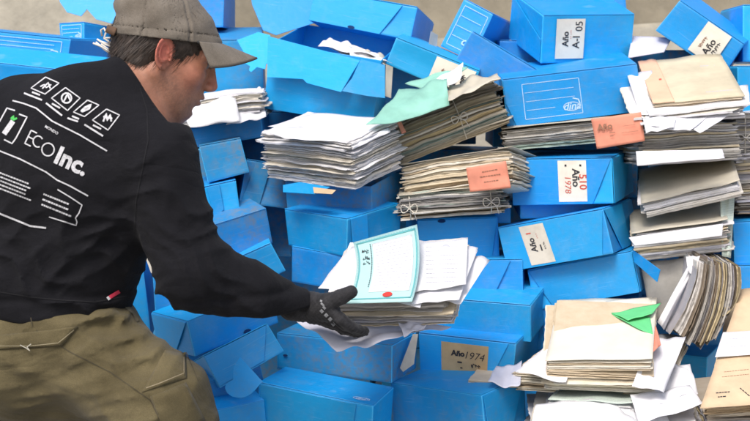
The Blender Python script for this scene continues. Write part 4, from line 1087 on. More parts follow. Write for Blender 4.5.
def body_sdf(X, Y, Z):
    x, y, z = tolocal(X, Y, Z)
    d = head_sdf(x, y, z)
    nb = HC + HR @ Vector((-.028, 0, -.035)); nb2 = HC + HR @ Vector((-.010, 0, -.075))
    d = smin(d, cone(X, Y, Z, tuple(nb), C7, .055, .050), .025)
    # slimmer torso, arms and legs inside the clothes
    d = smin(d, ell(X, Y, Z, ptl(92, 165, 2.86), TM, (.17, .09, .19)), .05)
    d = smin(d, ell(X, Y, Z, ptl(56, 270, 2.90), TM, (.14, .09, .20)), .05)
    d = smin(d, cone(X, Y, Z, C7, shR, .05, .05), .03)
    d = smin(d, cone(X, Y, Z, shR, elR, .05, .042), .03)
    d = smin(d, cone(X, Y, Z, elR, wrR, .040, .026), .02)
    d = smin(d, cone(X, Y, Z, C7, shL, .05, .05), .03)
    d = smin(d, cone(X, Y, Z, pelv, kneeR, .09, .055), .03)
    d = smin(d, cone(X, Y, Z, pelv, kneeL, .09, .055), .03)
    d = smin(d, cone(X, Y, Z, kneeR, ankR, .05, .04), .03)
    d = smin(d, cone(X, Y, Z, kneeL, ankL, .05, .04), .03)
    return d
# whole body coarse (hidden by clothes), head and neck fine -> one continuous mesh built at one resolution
person_root = empty('person', Matrix.Translation((pelv[0], pelv[1], 0)))
tag(person_root, 'man in black sweatshirt, khaki trousers and grey cap lifting papers with a gloved hand', 'person')
bl = (-1.0, 2.55, .0); 
def hmesh():
    lo = (HC.x - .16, HC.y - .13, HC.z - .26); hi = (HC.x + .17, HC.y + .13, HC.z + .16)
    return surface_nets(body_sdf, lo, hi, .0022)
me = hmesh()
n_ = len(me.vertices); co_ = np.empty(n_*3, np.float32); me.vertices.foreach_get('co', co_); co_ = co_.reshape(-1, 3)
lx, ly, lz = tolocal(co_[:, 0], co_[:, 1], co_[:, 2])
def blob(c, r): return np.exp(-(((lx-c[0])/r)**2 + ((np.abs(ly)-c[1])/r)**2 + ((lz-c[2])/r)**2))
base = np.array([.36, .178, .112]); red = np.array([.56, .16, .12]); beard = np.array([.20, .12, .09]); lip = np.array([.36, .12, .10])
colv = np.tile(base, (n_, 1))
def blend(c, w): 
    global colv
    w = np.clip(w, 0, 1)[:, None]; colv = colv*(1-w) + c*w
blend(red, 1.0*blob((-.010, .092, .004), .032)); blend(red, .45*blob((.108, 0, -.03), .02)); blend(red, .30*blob((.06, .05, -.03), .03))
blend(beard, .50*np.clip(blob((.05, .03, -.085), .045) + .5*blob((.085, 0, -.05), .016) + .5*blob((.01, .055, -.05), .03), 0, 1))
rs = np.random.RandomState(5); blend(np.array([.10,.07,.06]), .45*rs.rand(n_)*np.clip(1.3*blob((.05, .03, -.085), .05) + blob((.085, 0, -.05), .016) + .8*blob((.01, .055, -.05), .03), 0, 1))
blend(lip, .8*blob((.094, 0, -.064), .011))
ca = me.color_attributes.new('Col', 'FLOAT_COLOR', 'POINT')
ca.data.foreach_set('color', np.concatenate([colv, np.ones((n_, 1))], 1).astype(np.float32).ravel())
body = worldchild('body', me, SKIN, person_root, True)
# eyes and eyebrow
for s in (-1, 1):
    e = HC + HR @ Vector((.0705, .031*s, .0065))
    bm = bmesh.new(); bmesh.ops.create_uvsphere(bm, u_segments=20, v_segments=14, radius=.0120); me = bpy.data.meshes.new('eye'); bm.to_mesh(me); bm.free()
    me.transform(Matrix.Translation(e)); eo = worldchild('eye', me, flat('eye_white', (.10, .085, .08, 1), .3), body, True)
    me = surface_nets(lambda X, Y, Z: (lambda x, y, z: smax(np.sqrt((x-.0705)**2 + (y-.031*s)**2 + (z-.0065)**2) - .0128, -np.minimum(z - (-.006) , -.001 - z), .0005))(*tolocal(X, Y, Z)), tuple(e - Vector((.018,)*3)), tuple(e + Vector((.018,)*3)), .0008)
    worldchild('eyelid', me, flat('lid_skin', (.36, .18, .13, 1), .5), body, True)
# eyebrows: many short hairs
r_ = random.Random(3); V = []; Fc = []
def hair_ribbon(p, d, n, L, w, V, Fc, bend=Vector((0, 0, 0)), k=3):
    b0 = len(V)
    side = d.cross(n).normalized()
    for i in range(k + 1):
        t = i / k; q = p + d*(L*t) + bend*(t*t*L); ww = w*(1 - .8*t)
        V += [q - side*ww, q + side*ww]
    for i in range(k): Fc.append((b0 + 2*i, b0 + 2*i + 1, b0 + 2*i + 3, b0 + 2*i + 2))
for s in (-1, 1):
    for i in range(160):
        t = r_.random()
        loc = Vector((.0895 - .012*t*t, s*(.012 + .036*t), .024 + .006*math.sin(t*3) + r_.uniform(-.003, .003)))
        hair_ribbon(HC + HR @ loc, (HR @ Vector((-.3*t, s, .15 - .5*t))).normalized(), HR @ Vector((1, 0, 0)), .008, .00045, V, Fc, k=2)
V2 = []; F2 = []
for s in (-1, 1):
    for i in range(60):
        t = r_.random()
        loc = Vector((.0832 - .003*abs(t-.5), s*(.020 + .022*t), .0025 + .003*(1-(2*t-1)**2)))
        hair_ribbon(HC + HR @ loc, (HR @ Vector((1, .2*s, -.35))).normalized(), HR @ Vector((0, 0, 1)), .008, .0005, V2, F2, k=2)
worldchild('eyelashes', mesh('lashes', V2, F2), HAIR, body)
worldchild('eyebrows', mesh('brows', V, Fc), HAIR, body)

# --- hair: a cap of hair under the hat, with many strands at its rim
def hair_sdf(X, Y, Z):
    x, y, z = tolocal(X, Y, Z)
    d = ell(x, y, z, (-.020, 0, .030), ID, (.103, .080, .090))
    d = smin(d, ell(x, y, z, (-.045, 0, -.026), ID, (.062, .068, .050)), .02)
    front = x - (.060 - .40*np.clip(-(z-.02), 0, .1))                     # hairline in front of the ear
    low = -(z + .072) + np.clip((x + .035)*1.1, -.02, .040) + .003*np.sin(x*150)*np.cos(y*120)        # nape line
    d = smax(d, front, .006); d = smax(d, low, .008)
    ay = np.abs(y)
    d = smax(d, -ell(x, ay, z, (-.002, .092, -.004), ID, (.022, .030, .034)), .004)
    d = smax(d, z - .10, .01)
    f = np.sin(x*900 + 40*np.sin(z*60)) * .0007 + np.sin(y*700 + z*300)*.0006
    return d + f
me = surface_nets(hair_sdf, (HC.x-.16, HC.y-.12, HC.z-.12), (HC.x+.12, HC.y+.12, HC.z+.14), .0025)
hr = worldchild('hair', me, HAIR, person_root, True)
bvh = BVHTree.FromPolygons([hr.matrix_world @ v.co for v in me.vertices], [tuple(p.vertices) for p in me.polygons]) if False else None
V = []; Fc = []; r_ = random.Random(9)
hv = [Vector(v.co) + Vector((person_root.location)) for v in me.vertices]; hn = [Vector(v.normal) for v in me.vertices]
inside = HR.inverted()
for i in range(12000):
    k = r_.randrange(len(hv)); p = hv[k]; l = inside @ (p - HC)
    if l.z > .03 or abs(l.y) < .02 and l.x > -.03: continue
    n = hn[k]
    dn = (HR @ Vector((-.55 - l.x*2, r_.uniform(-.2, .2), -1))).normalized()
    dn = (dn - n*dn.dot(n)*.8).normalized()
    hair_ribbon(p - n*.001, (dn + n*r_.uniform(.02, .22)).normalized(), n, r_.uniform(.014, .034), .0006, V, Fc, k=2)
worldchild('hair_strands', mesh('strands', V, Fc), HAIR, hr)

# --- cap
def cap_sdf(X, Y, Z):
    x, y, z = tolocal(X, Y, Z)
    xs = x; x = x + .38*np.maximum(z - .035, 0)
    d = ell(x, y, z, (-.016, 0, .036), ID, (.112, .089, .098))
    d = smin(d, ell(x, y, z, (.026, 0, .048), ID, (.066, .068, .058)), .02)       # stiff front
    an = np.arctan2(y, x + .016)
    seam = np.minimum.reduce([np.abs(((an - a + math.pi) % (2*math.pi)) - math.pi) for a in [i*math.pi/3 for i in range(6)]])
    rr = np.sqrt((x+.016)**2 + y**2)
    d = d + .0022*np.exp(-((seam*rr - 0)/.0028)**2) - .0010*np.exp(-((seam*rr - .006)/.003)**2)
    d = d + .0022*np.sin(x*55 + z*38 + 3*np.sin(y*30)) * .6 + .0015*np.sin(z*120 - x*90)
    x = xs
    cut = -(z - (.028 + .28*x))                                                    # bottom rim, a little lower at the back
    d2 = np.abs(d) - .0018
    band = np.exp(-((cut + .018)/.003)**2)*.0008
    d2 = smax(d2 + band, cut, .002)
    # opening at the back above the strap
    hole = ell(x, y, z, (-.13, 0, .022), ID, (.05, .034, .026))
    d2 = smax(d2, -hole, .002)
    return d2
me = surface_nets(cap_sdf, (HC.x-.17, HC.y-.13, HC.z-.05), (HC.x+.15, HC.y+.13, HC.z+.18), .0022)
capo = worldchild('cap', me, CAPM, person_root, True)
# visor
V = []; Fc = []; nu, nv = 36, 12
def visor(u, v):
    a = (u - .5)*2*1.22                                  # angle round the forehead
    r0 = .070; ext = .071*math.cos(a*.9)**.8 if abs(a) < 1.7 else 0
    x0 = .020 + r0*math.cos(a)*1.05; y0 = .088*math.sin(a)*.98
    x = x0 + v*ext; y = y0*(1 + .02*v)
    z = .031 + .28*x0 + .0*v*ext - 5.6*y*y*v
    return Vector((x, y, z))
for j in range(nv+1):
    for i in range(nu+1): V.append(HC + HR @ visor(i/nu, j/nv))
for j in range(nv):
    for i in range(nu): a = j*(nu+1)+i; Fc.append((a, a+nu+1, a+nu+2, a+1))
vz = worldchild('visor', mesh('visor', V, Fc), CAPM, capo, True); solid(vz, .0035)
worldchild('visor_edge', tube([HC + HR @ visor(i/nu, 1.0) for i in range(nu+1)], .0024), flat('worn_dark_edge', (.05, .045, .04, 1), .9), capo, True)
worldchild('sweatband', tube([HC + HR @ (visor(i/nu, 0) + Vector((-.002, 0, -.002))) for i in range(nu+1)], .003), flat('dark_sweatband', (.03, .03, .03, 1), .9), capo, True)
bt = HC + HR @ Vector((-.012, 0, .145))
bm = bmesh.new(); bmesh.ops.create_uvsphere(bm, u_segments=14, v_segments=8, radius=.007); me = bpy.data.meshes.new('b'); bm.to_mesh(me); bm.free()
me.transform(Matrix.Translation(bt) @ HR.to_4x4() @ Matrix.Diagonal((1, 1, .5, 1))); worldchild('button', me, CAPM, capo, True)
st = [HC + HR @ Vector((-.016 - .114*math.cos(a), .089*math.sin(a), .002)) for a in [(-.6 + 1.2*i/12) for i in range(13)]]
V = []; Fc = []
for i, p in enumerate(st): V += [p + HR @ Vector((0, 0, -.009)), p + HR @ Vector((0, 0, .007))]
for i in range(12): Fc.append((2*i, 2*i+2, 2*i+3, 2*i+1))
sto = worldchild('strap', mesh('strap', V, Fc), flat('brown_strap', (.10, .055, .03, 1), .8), capo, True); solid(sto, .002)

# --- sweatshirt
def fold(X, Y, Z, c, d, freq, amp, rad, ph=0, wv=1):
    x, y, z = X-c[0], Y-c[1], Z-c[2]
    s = x*d[0] + y*d[1] + z*d[2]
    r2 = (x*x + y*y + z*z)/rad**2
    a = s*freq*.5 + ph + wv*(2.2*np.sin(x*13 + z*9 + ph) + 1.3*np.sin(x*31 - z*27 + ph*2))
    return amp*1.5*(np.abs(np.sin(a))**.7*1.6 - 1)*(.6 + .4*np.sin(z*37 + x*29 + ph*3))*np.exp(-r2)
def shirt_core(X, Y, Z):
    d = ell(X, Y, Z, ptl(92, 168, 2.84), TM, (.200, .130, .208))
    d = smin(d, ell(X, Y, Z, ptl(52, 268, 2.88), TM, (.178, .128, .215)), .06)
    d = smin(d, cone(X, Y, Z, ptl(118, 112, 2.84), ptl(150, 150, 2.79), .062, .078), .05)
    d = smin(d, cone(X, Y, Z, ptl(100, 112, 2.86), ptl(20, 122, 2.92), .070, .085), .05)
    d = smin(d, cone(X, Y, Z, ptl(30, 120, 2.92), elL, .08, .065), .05)
    arm = cone(X, Y, Z, shR, elR, .079, .066)
    arm = smin(arm, cone(X, Y, Z, elR, ptl(248, 293, 2.79), .072, .058), .035)
    arm = smin(arm, cone(X, Y, Z, ptl(248, 293, 2.79), ptl(294, 306, 2.86), .058, .044), .03)
    d = smin(d, arm, .028)
    nc = HC + HR @ Vector((-.045, 0, -.09))
    d = smin(d, cone(X, Y, Z, ptl(122, 98, 2.84), ptl(134, 84, 2.84), .072, .064), .03)
    return d
NK = HC + HR @ Vector((-.03, 0, -.06))
hem_o = np.array(at(62, 316, 2.84)); hem_n = np.array([.03, 0, -1.0])
def shirt_sdf(X, Y, Z):
    d = shirt_core(X, Y, Z)
    # folds: elbow, armpit, waist, back
    d = d + fold(X, Y, Z, elR, (.75, .0, .66), 150, .0055, .11)
    d = d + fold(X, Y, Z, ptl(245, 292, 2.78), (.95, .1, .2), 120, .0038, .10, 1)
    d = d + fold(X, Y, Z, ptl(150, 190, 2.76), (.5, .0, .86), 85, .0060, .12, 2)
    d = d + fold(X, Y, Z, ptl(188, 215, 2.72), (-.35, .0, .93), 95, .0050, .11, .5)
    d = d + fold(X, Y, Z, ptl(70, 275, 2.76), (.35, .0, .93), 75, .0065, .18, 1.3)
    d = d + fold(X, Y, Z, ptl(120, 262, 2.80), (-.5, .0, .86), 85, .0065, .13, 0)
    d = d + fold(X, Y, Z, ptl(20, 240, 2.80), (.3, .0, .95), 60, .0045, .15, 2.2)
    # ribbed hem bulge and cut
    h = (X-hem_o[0])*hem_n[0] + (Z-hem_o[2])*hem_n[2]
    d = d + .004*np.exp(-((h + .045)/.008)**2)
    d = smax(d, h + .004*np.sin(X*40), .006)
    # cuff cut at the wrist
    w0 = np.array(wrR) - np.array(elR); w0 /= np.linalg.norm(w0)
    cw = np.array(at(300, 307, 2.87))
    c = (X-cw[0])*w0[0] + (Y-cw[1])*w0[1] + (Z-cw[2])*w0[2]
    d = smax(d, np.where(Z > .9, c, -1), .004)
    # neck hole
    nd = HC + HR @ Vector((.01, 0, -.02))
    ncone = cone(X, Y, Z, tuple(nd), tuple(np.array(C7) + .012*np.array([0,0,1]) ), .056, .050)
    d = smax(d, -(ncone), .004)
    # open top above the collar plane
    cn = np.array(nd) - np.array(C7); cn /= np.linalg.norm(cn)
    k = (X-C7[0])*cn[0] + (Y-C7[1])*cn[1] + (Z-C7[2])*cn[2]
    near = np.sqrt((X-C7[0])**2 + (Y-C7[1])**2 + (Z-C7[2])**2) - .15
    d = smax(d, -smax(.026 - k, near, .004), .006)
    return d
me = surface_nets(shirt_sdf, (-.98, 2.62, .80), (-.10, 3.12, 1.55), .0042)
shirt = worldchild('sweatshirt', me, SHIRT, person_root, True)
def bvh_of(o):
    mw = o.matrix_world
    pm = Matrix.Translation(person_root.location)
    pm = wmat(o)
    return BVHTree.FromPolygons([pm @ v.co for v in o.data.vertices], [tuple(p.vertices) for p in o.data.polygons])
SB = bvh_of(shirt)
def drape_pt(px, py, bv, off=.002):
    a = at(px, py, 1.0); b_ = at(px, py, 4.0); dr = (b_-a).normalized()
    hit = bv.ray_cast(a, dr)
    if hit[0] is None: return at(px, py, 2.8)
    return hit[0] - dr*off
def drape_lines(name, lines, wd, mat, parent, bv, off=.0022, step=2.0):
    V = []; Fc = []
    for L in lines:
        pts = [L[0]]
        for (a, b_) in zip(L, L[1:]):
            k = max(1, int(math.hypot(b_[0]-a[0], b_[1]-a[1])/step))
            pts += [(a[0] + (b_[0]-a[0])*i/k, a[1] + (b_[1]-a[1])*i/k) for i in range(1, k+1)]
        b0 = len(V)
        for i, p in enumerate(pts):
            q = pts[max(0, i-1)]; s = pts[min(len(pts)-1, i+1)]; dx, dy = s[0]-q[0], s[1]-q[1]; ln = math.hypot(dx, dy) or 1
            nx, ny = -dy/ln*wd/2, dx/ln*wd/2
            V += [drape_pt(p[0]+nx, p[1]+ny, bv, off), drape_pt(p[0]-nx, p[1]-ny, bv, off)]
        for i in range(len(pts)-1): Fc.append((b0+2*i, b0+2*i+1, b0+2*i+3, b0+2*i+2))
    return worldchild(name, mesh(name, V, Fc), mat, parent)
def drape_mesh(name, me, px, py, rot, mat, parent, bv, scale=1, off=.0022):
    """flat artwork whose units are photo pixels, laid on the cloth"""
    bm = bmesh.new(); bm.from_mesh(me)
    bmesh.ops.triangulate(bm, faces=bm.faces)
    for _ in range(2):
        lng = [e for e in bm.edges if e.calc_length()*scale > 3]
        if lng: bmesh.ops.subdivide_edges(bm, edges=lng, cuts=1)
    c, s = math.cos(rot), math.sin(rot)
    for v in bm.verts:
        x, y = v.co.x*scale, -v.co.y*scale
        v.co = drape_pt(px + x*c - y*s, py + x*s + y*c, bv, off)
    m2 = bpy.data.meshes.new(name); bm.to_mesh(m2); bm.free()
    return worldchild(name, m2, mat, parent)
r26 = math.radians(26)
def rot_pts(pts, cx, cy, a=r26): return [(cx + x*math.cos(a) - y*math.sin(a), cy + x*math.sin(a) + y*math.cos(a)) for x, y in pts]
# four diamond badges with captions
for i, (cx, cy, (dx1, dy1), (dx2, dy2)) in enumerate([(45.5, 85, (-14, 4), (13.5, -2)), (66, 98, (-15, 1), (14, 1)), (86, 110, (-13, 3), (12.5, -2)), (106, 120, (-13, 2), (13.5, -1))]):
    top = (cx + 1, cy - 10.5 + i*.5); bot = (cx - 1, cy + 10)
    top, rgt, bot, lft = [(45.5, 77), (59, 83), (45, 94), (31, 88)] if i == 0 else [(65.5, 87.5), (80, 98), (67.5, 110.5), (51.5, 98)] if i == 1 else [(87.5, 100), (99, 105), (84.5, 116.5), (73.5, 112)] if i == 2 else [(106.5, 109), (119.5, 115), (108, 130), (92.5, 120)]
    drape_lines('badge', [[top, rgt, bot, lft, top]], 1.1, WPRINT, shirt, SB)
    mx, my = (top[0]+bot[0])/2, (lft[1]+rgt[1])/2
    if i == 1:
        drape_lines('symbol', [[(mx + 5*math.cos(a) , my + 5*math.sin(a)) for a in [k*.5 for k in range(14)]], [(mx-3, my+4), (mx+1, my-4), (mx+4, my+3)]], 1.6, WPRINT, shirt, SB)
    elif i == 0:
        drape_lines('symbol', [[(mx-5, my+1), (mx-1, my-1), (mx+1, my+2), (mx+6, my-1)], [(mx-3, my+3), (mx+3, my-3), (mx+5, my+3)]], 1.4, WPRINT, shirt, SB)
    elif i == 2:
        drape_lines('symbol', [[(mx-5, my+3), (mx-1, my-1), (mx+5, my-4), (mx+3, my), (mx-4, my+3)]], 2.2, WPRINT, shirt, SB)
    else:
        drape_lines('symbol', [[(mx-4, my+4), (mx-1, my-4), (mx, my+3), (mx+3, my-3), (mx+4, my+4)], [(mx-4, my-1), (mx+5, my+1)]], 1.8, WPRINT, shirt, SB)
caps = [[(24, 93), (42, 100)], [(32, 92), (40, 95)], [(46, 103), (62, 115.5)], [(52, 103.5), (60, 108)], [(67.5, 118), (78, 121.5)], [(72, 116), (79, 119)], [(84.5, 124.5), (103, 136)], [(93, 125), (101, 129)]]
drape_lines('caption', [c for c in caps if True], 1.7, WPRINT, shirt, SB, step=1.5)
drape_lines('rule', [[(12.5, 100.5), (24, 103.5), (36, 108), (46, 116), (52, 121), (62, 126), (80, 135), (107, 151)]], 1.4, WPRINT, shirt, SB)
drape_lines('rule', [[(-20, 142), (0, 151), (20, 159), (46, 172), (57, 180), (70, 186), (88, 196)]], 1.4, WPRINT, shirt, SB)
# bracketed plant emblem
drape_lines('bracket', [[(15, 110.5), (7, 108), (-3, 126), (-8, 136)], [(19, 114), (27, 117), (16, 138), (12, 143.5), (4, 139.5)]], 1.4, WPRINT, shirt, SB)
drape_lines('plant_emblem', [[(13, 121), (4, 134)]], 5.2, WPRINT, shirt, SB, step=1.5)
drape_lines('plant_leaf', [[(11, 119), (13.5, 116), (13, 120), (17, 118)]], 2.0, GPRINT, shirt, SB, step=1.2)
# wordmark: thin Eco, heavy Inc.
drape_lines('letter_e', [rot_pts([(5.5, -7), (-1, -7), (-1, 7.5), (5.5, 7.5)], 29, 137), rot_pts([(-1, 0), (4.5, 0)], 29, 137)], 1.3, WPRINT, shirt, SB, step=1.5)
drape_lines('letter_c', [[(38 + 4.9*math.cos(a), 141.5 + 5.6*math.sin(a)) for a in [r26 - .9 - k*(4.6/12) for k in range(13)]]], 1.3, WPRINT, shirt, SB, step=1.5)
drape_lines('letter_o', [[(48 + 6.2*math.cos(a), 149.5 + 6.4*math.sin(a)) for a in [k*math.pi/9 for k in range(19)]]], 1.3, WPRINT, shirt, SB, step=1.5)
drape_mesh('bold_lettering', text_mesh('Inc.', 1, .036), 71.5, 162, r26 - .02, WPRINT, shirt, SB, scale=24.5)
drape_mesh('small_word', text_mesh('MONDO', 1, .02), 51.5, 130, r26 + .08, WPRINT, shirt, SB, scale=3.8)
# small printed paragraphs (too small to read in the photograph)
r_ = random.Random(12)
def scribble(x0, y0, L, a):
    out = []; t = 0
    while t < L:
        w_ = r_.uniform(1.2, 3.2); out.append([(x0 + t*math.cos(a), y0 + t*math.sin(a)), (x0 + (t+w_)*math.cos(a), y0 + (t+w_)*math.sin(a))]); t += w_ + .55
    return out
for k in range(5):
    drape_lines('printed_lines', scribble(-6 - k*.6, 172 + k*3.7 - 1.5, [36, 37, 36, 36, 42][k], math.radians(21)), 1.5, WPRINT, shirt, SB, step=1.2)
for k in range(3):
    drape_lines('printed_lines', scribble(43.5 - k*1.0, 194 + k*5.2, [25, 27, 29][k], math.radians(22)), 1.7, WPRINT, shirt, SB, step=1.2)
drape_lines('bracket', [[(57.5, 189.5), (70, 197), (82, 205), (79, 213), (75.5, 218), (77, 222), (76, 225.5), (62, 221), (49, 217)]], 1.2, WPRINT, shirt, SB)
drape_lines('rule', [[(-16, 207), (-2, 213), (8, 217), (18, 221), (30, 226), (46, 228)]], 1.8, WPRINT, shirt, SB)
SH_SEAM = flat('dark_shirt_seam', (.007, .007, .009, 1), .95)
drape_lines('hem_seam', [[(0, 292), (30, 297), (60, 300), (95, 302), (126, 296)]], .9, SH_SEAM, shirt, SB, off=.002)
drape_lines('shoulder_seam', [[(140, 88), (147, 110), (148, 140), (142, 170), (136, 200), (134, 232)]], .9, SH_SEAM, shirt, SB, off=.002)
drape_lines('side_tag', [[(108.5, 298), (119.5, 291.5)]], 3.6, flat('red_tag', (.55, .03, .07, 1)), shirt, SB, off=.004)
drape_lines('side_tag_edge', [[(107.5, 299), (109.5, 297.5)]], 3.8, WPRINT, shirt, SB, off=.005)

# --- trousers
def trouser_sdf(X, Y, Z):
    d = ell(X, Y, Z, ptl(48, 346, 2.93), TM, (.190, .150, .165))
    d = smin(d, ell(X, Y, Z, ptl(52, 306, 2.90), TM, (.165, .118, .10)), .04)
    d = smin(d, ell(X, Y, Z, ptl(20, 352, 2.90), ID, (.13, .15, .13)), .05)
    d = smin(d, cone(X, Y, Z, ptl(80, 346, 2.86), kneeR, .116, .102), .05)
    d = smin(d, cone(X, Y, Z, kneeR, ankR, .100, .078), .04)
    d = smin(d, cone(X, Y, Z, ptl(-8, 372, 3.04), kneeL, .108, .095), .03)
    d = smin(d, cone(X, Y, Z, kneeL, ankL, .092, .078), .04)
    # folds running from the crotch over the thigh
    d = d + fold(X, Y, Z, ptl(110, 350, 2.74), (-.28, .0, .96), 95, .0070, .15, .3, .5)
    d = d + fold(X, Y, Z, ptl(60, 368, 2.76), (-.15, .0, .98), 80, .0065, .13, 1.6, .5)
    d = d + fold(X, Y, Z, ptl(190, 372, 2.76), (.75, .0, -.66), 100, .0045, .09, .9, .5)
    d = d + fold(X, Y, Z, ptl(165, 400, 2.74), (.55, .0, .83), 70, .0060, .12, 2, .5)
    d = d + fold(X, Y, Z, ptl(20, 345, 2.74), (-.1, .0, .99), 60, .0050, .12, 2.4, .5)
    d = d + fold(X, Y, Z, ptl(105, 345, 2.72), (-.42, .0, .91), 120, .0060, .11, .2, .25)
    d = d + fold(X, Y, Z, ptl(60, 380, 2.74), (-.30, .0, .95), 105, .0060, .12, 1.9, .3)
    d = d + fold(X, Y, Z, ptl(150, 405, 2.70), (-.50, .0, .87), 115, .0050, .09, .9, .3)
    d = d + fold(X, Y, Z, ptl(100, 325, 2.76), (.1, .0, .99), 110, .0050, .10, .7, .5)
    d = d + fold(X, Y, Z, ptl(150, 365, 2.74), (.5, .0, .86), 90, .0050, .10, 1.1, .5)
    d = d + fold(X, Y, Z, ptl(195, 400, 2.74), (.7, .0, -.3), 80, .0050, .08, 1.1, .5)
    d = d + fold(X, Y, Z, ptl(130, 318, 2.80), (-.7, 0, .7), 150, .0065, .05, 2.4, .5)
    top = Z - at(60, 296, 2.84).z
    d = smax(d, top, .006)
    d = smax(d, .10 - Z, .006)
    return d
me = surface_nets(trouser_sdf, (-1.05, 2.60, .07), (-.12, 3.25, 1.12), .0055)
trs = worldchild('trousers', me, KHAKI, person_root, True)
TB = bvh_of(trs)
def drape_patch(name, q4, mat, parent, bv, off=.004, n=(12, 8), th=.003, puff=.004):
    V = []; Fc = []
    for j in range(n[1]+1):
        for i in range(n[0]+1):
            u, v = i/n[0], j/n[1]
            x = (q4[0][0]*(1-u) + q4[1][0]*u)*(1-v) + (q4[3][0]*(1-u) + q4[2][0]*u)*v
            y = (q4[0][1]*(1-u) + q4[1][1]*u)*(1-v) + (q4[3][1]*(1-u) + q4[2][1]*u)*v
            V.append(drape_pt(x, y, bv, off + puff*math.sin(math.pi*u)**.5*math.sin(math.pi*min(1, v*.9+.1))))
    for j in range(n[1]):
        for i in range(n[0]): a = j*(n[0]+1)+i; Fc.append((a, a+n[0]+1, a+n[0]+2, a+1))
    o = worldchild(name, mesh(name, V, Fc), mat, parent, True); solid(o, th, -1); return o
drape_patch('hip_pocket_flap', [(-10, 336), (78, 327), (62, 346), (-10, 350)], KHAKI, trs, TB, .003, th=.004, puff=.003)
drape_patch('cargo_pocket_flap', [(165, 350), (186, 353), (187, 378), (142, 392)], KHAKI, trs, TB, .003, th=.004, puff=.006)
drape_patch('cargo_pocket', [(150, 397), (186, 382), (206, 421), (172, 450)], KHAKI, trs, TB, .002, th=.003, puff=.004)
SEAM = flat('khaki_seam_thread', (.22, .19, .12, 1), .9)
drape_lines('pocket_stitching', [[(-8, 346), (30, 346), (58, 343), (74, 330)]], .7, SEAM, trs, TB, off=.0105)
drape_lines('flap_stitching', [[(146, 388), (160, 383), (184, 373), (184, 357)]], .7, flat('flap_thread', (.24, .20, .13, 1), .9), trs, TB, off=.0125)
drape_lines('leg_seam', [[(36, 330), (70, 352), (110, 372), (150, 400), (160, 421)]], .8, flat('dark_leg_seam', (.05, .042, .024, 1), .9), trs, TB, off=.0015)
drape_lines('side_seam', [[(30, 312), (32, 326)], [(186, 352), (192, 366), (198, 380)]], .8, flat('dark_seam', (.06, .05, .03, 1), .9), trs, TB, off=.003)
drape_lines('loose_thread', [[(20, 345), (26, 348), (30, 351), (27, 347), (31, 344)]], .9, flat('pale_thread', (.36, .34, .28, 1)), trs, TB, off=.012)
drape_lines('belt_loop', [[(126, 306), (134, 313), (138, 321)]], 3.2, KHAKI, trs, TB, off=.006)
# boots
for a_, k_ in ((ankR, 1), (ankL, 2)):
    me = surface_nets(lambda X, Y, Z: smax(smin(cone(X, Y, Z, (a_[0], a_[1], .16), (a_[0], a_[1], .06), .06, .055), ell(X, Y, Z, (a_[0]+.09, a_[1], .045), ID, (.12, .052, .055)), .04), .004 - Z, .004), (a_[0]-.12, a_[1]-.1, -.01), (a_[0]+.24, a_[1]+.1, .24), .008)
    worldchild('boot', me, flat('brown_boot_leather', (.06, .04, .03, 1), .6), person_root, True)

# --- gloved hand holding the papers from below, thumb on top
def P_(x, y, Y): return ptl(x, y, Y)
hand_parts = [
 (P_(296, 307, 2.87), P_(318, 310, 2.89), .031, .033),          # wrist
]
def glove_sdf(X, Y, Z):
    d = cone(X, Y, Z, P_(292, 306, 2.87), P_(312, 308, 2.88), .030, .031)
    # palm, flattened block made of four metacarpals
    for (a, b_, ra, rb) in [((312, 302, 2.86), (328, 306, 2.84), .021, .019), ((312, 308, 2.87), (332, 314, 2.84), .021, .018), ((313, 312, 2.89), (334, 320, 2.87), .020, .017), ((312, 313, 2.92), (333, 322, 2.91), .019, .016)]:
        d = smin(d, cone(X, Y, Z, P_(*a), P_(*b_), ra, rb), .014)
    # thumb: leaves the side of the palm near its base, along the top of the papers
    th = cone(X, Y, Z, P_(312, 306, 2.86), P_(328, 302, 2.83), .021, .0175)
    th = smin(th, cone(X, Y, Z, P_(328, 302, 2.83), P_(341, 297, 2.815), .0175, .0150), .006)
    th = smin(th, cone(X, Y, Z, P_(341, 297, 2.815), P_(351, 292, 2.81), .0150, .0135), .005)
    d = smin(d, th, .010)
    # four fingers under the stack, unequal and bent
    for ch in [[(330, 310, 2.83), (341, 319, 2.82), (352, 327, 2.83), (361, 330, 2.85)],
               [(333, 316, 2.845), (345, 325, 2.84), (357, 330, 2.86), (365, 331, 2.88)],
               [(334, 321, 2.875), (346, 329, 2.88), (357, 333, 2.90), (364, 334, 2.92)],
               [(333, 322, 2.91), (343, 329, 2.92), (351, 332, 2.94), (357, 332, 2.955)]]:
        f = None
        rr = [.0125, .0115, .0105, .0088]
        for k in range(3):
            c = cone(X, Y, Z, P_(*ch[k]), P_(*ch[k+1]), rr[k], rr[k+1]); f = c if f is None else smin(f, c, .004)
        d = smin(d, f, .006)
    d = d + .0007*np.sin(X*700)*np.sin(Z*650)
    d = d + .0022*np.exp(-((X - at(306, 307, 2.87).x)/.003)**2)
    return d
me = surface_nets(glove_sdf, tuple(np.array(P_(292, 306, 2.87)) - np.array([.07, .12, .07])), tuple(np.array(P_(365, 320, 2.95)) + np.array([.06, .06, .14])), .0022)
gl = worldchild('glove', me, GLOVE, person_root, True)
GB = bvh_of(gl)
drape_lines('glove_marks', [[(320, 300.5), (322, 301.5)], [(321, 303), (324, 306)]], 2.0, GREYP, gl, GB, off=.0012, step=1)
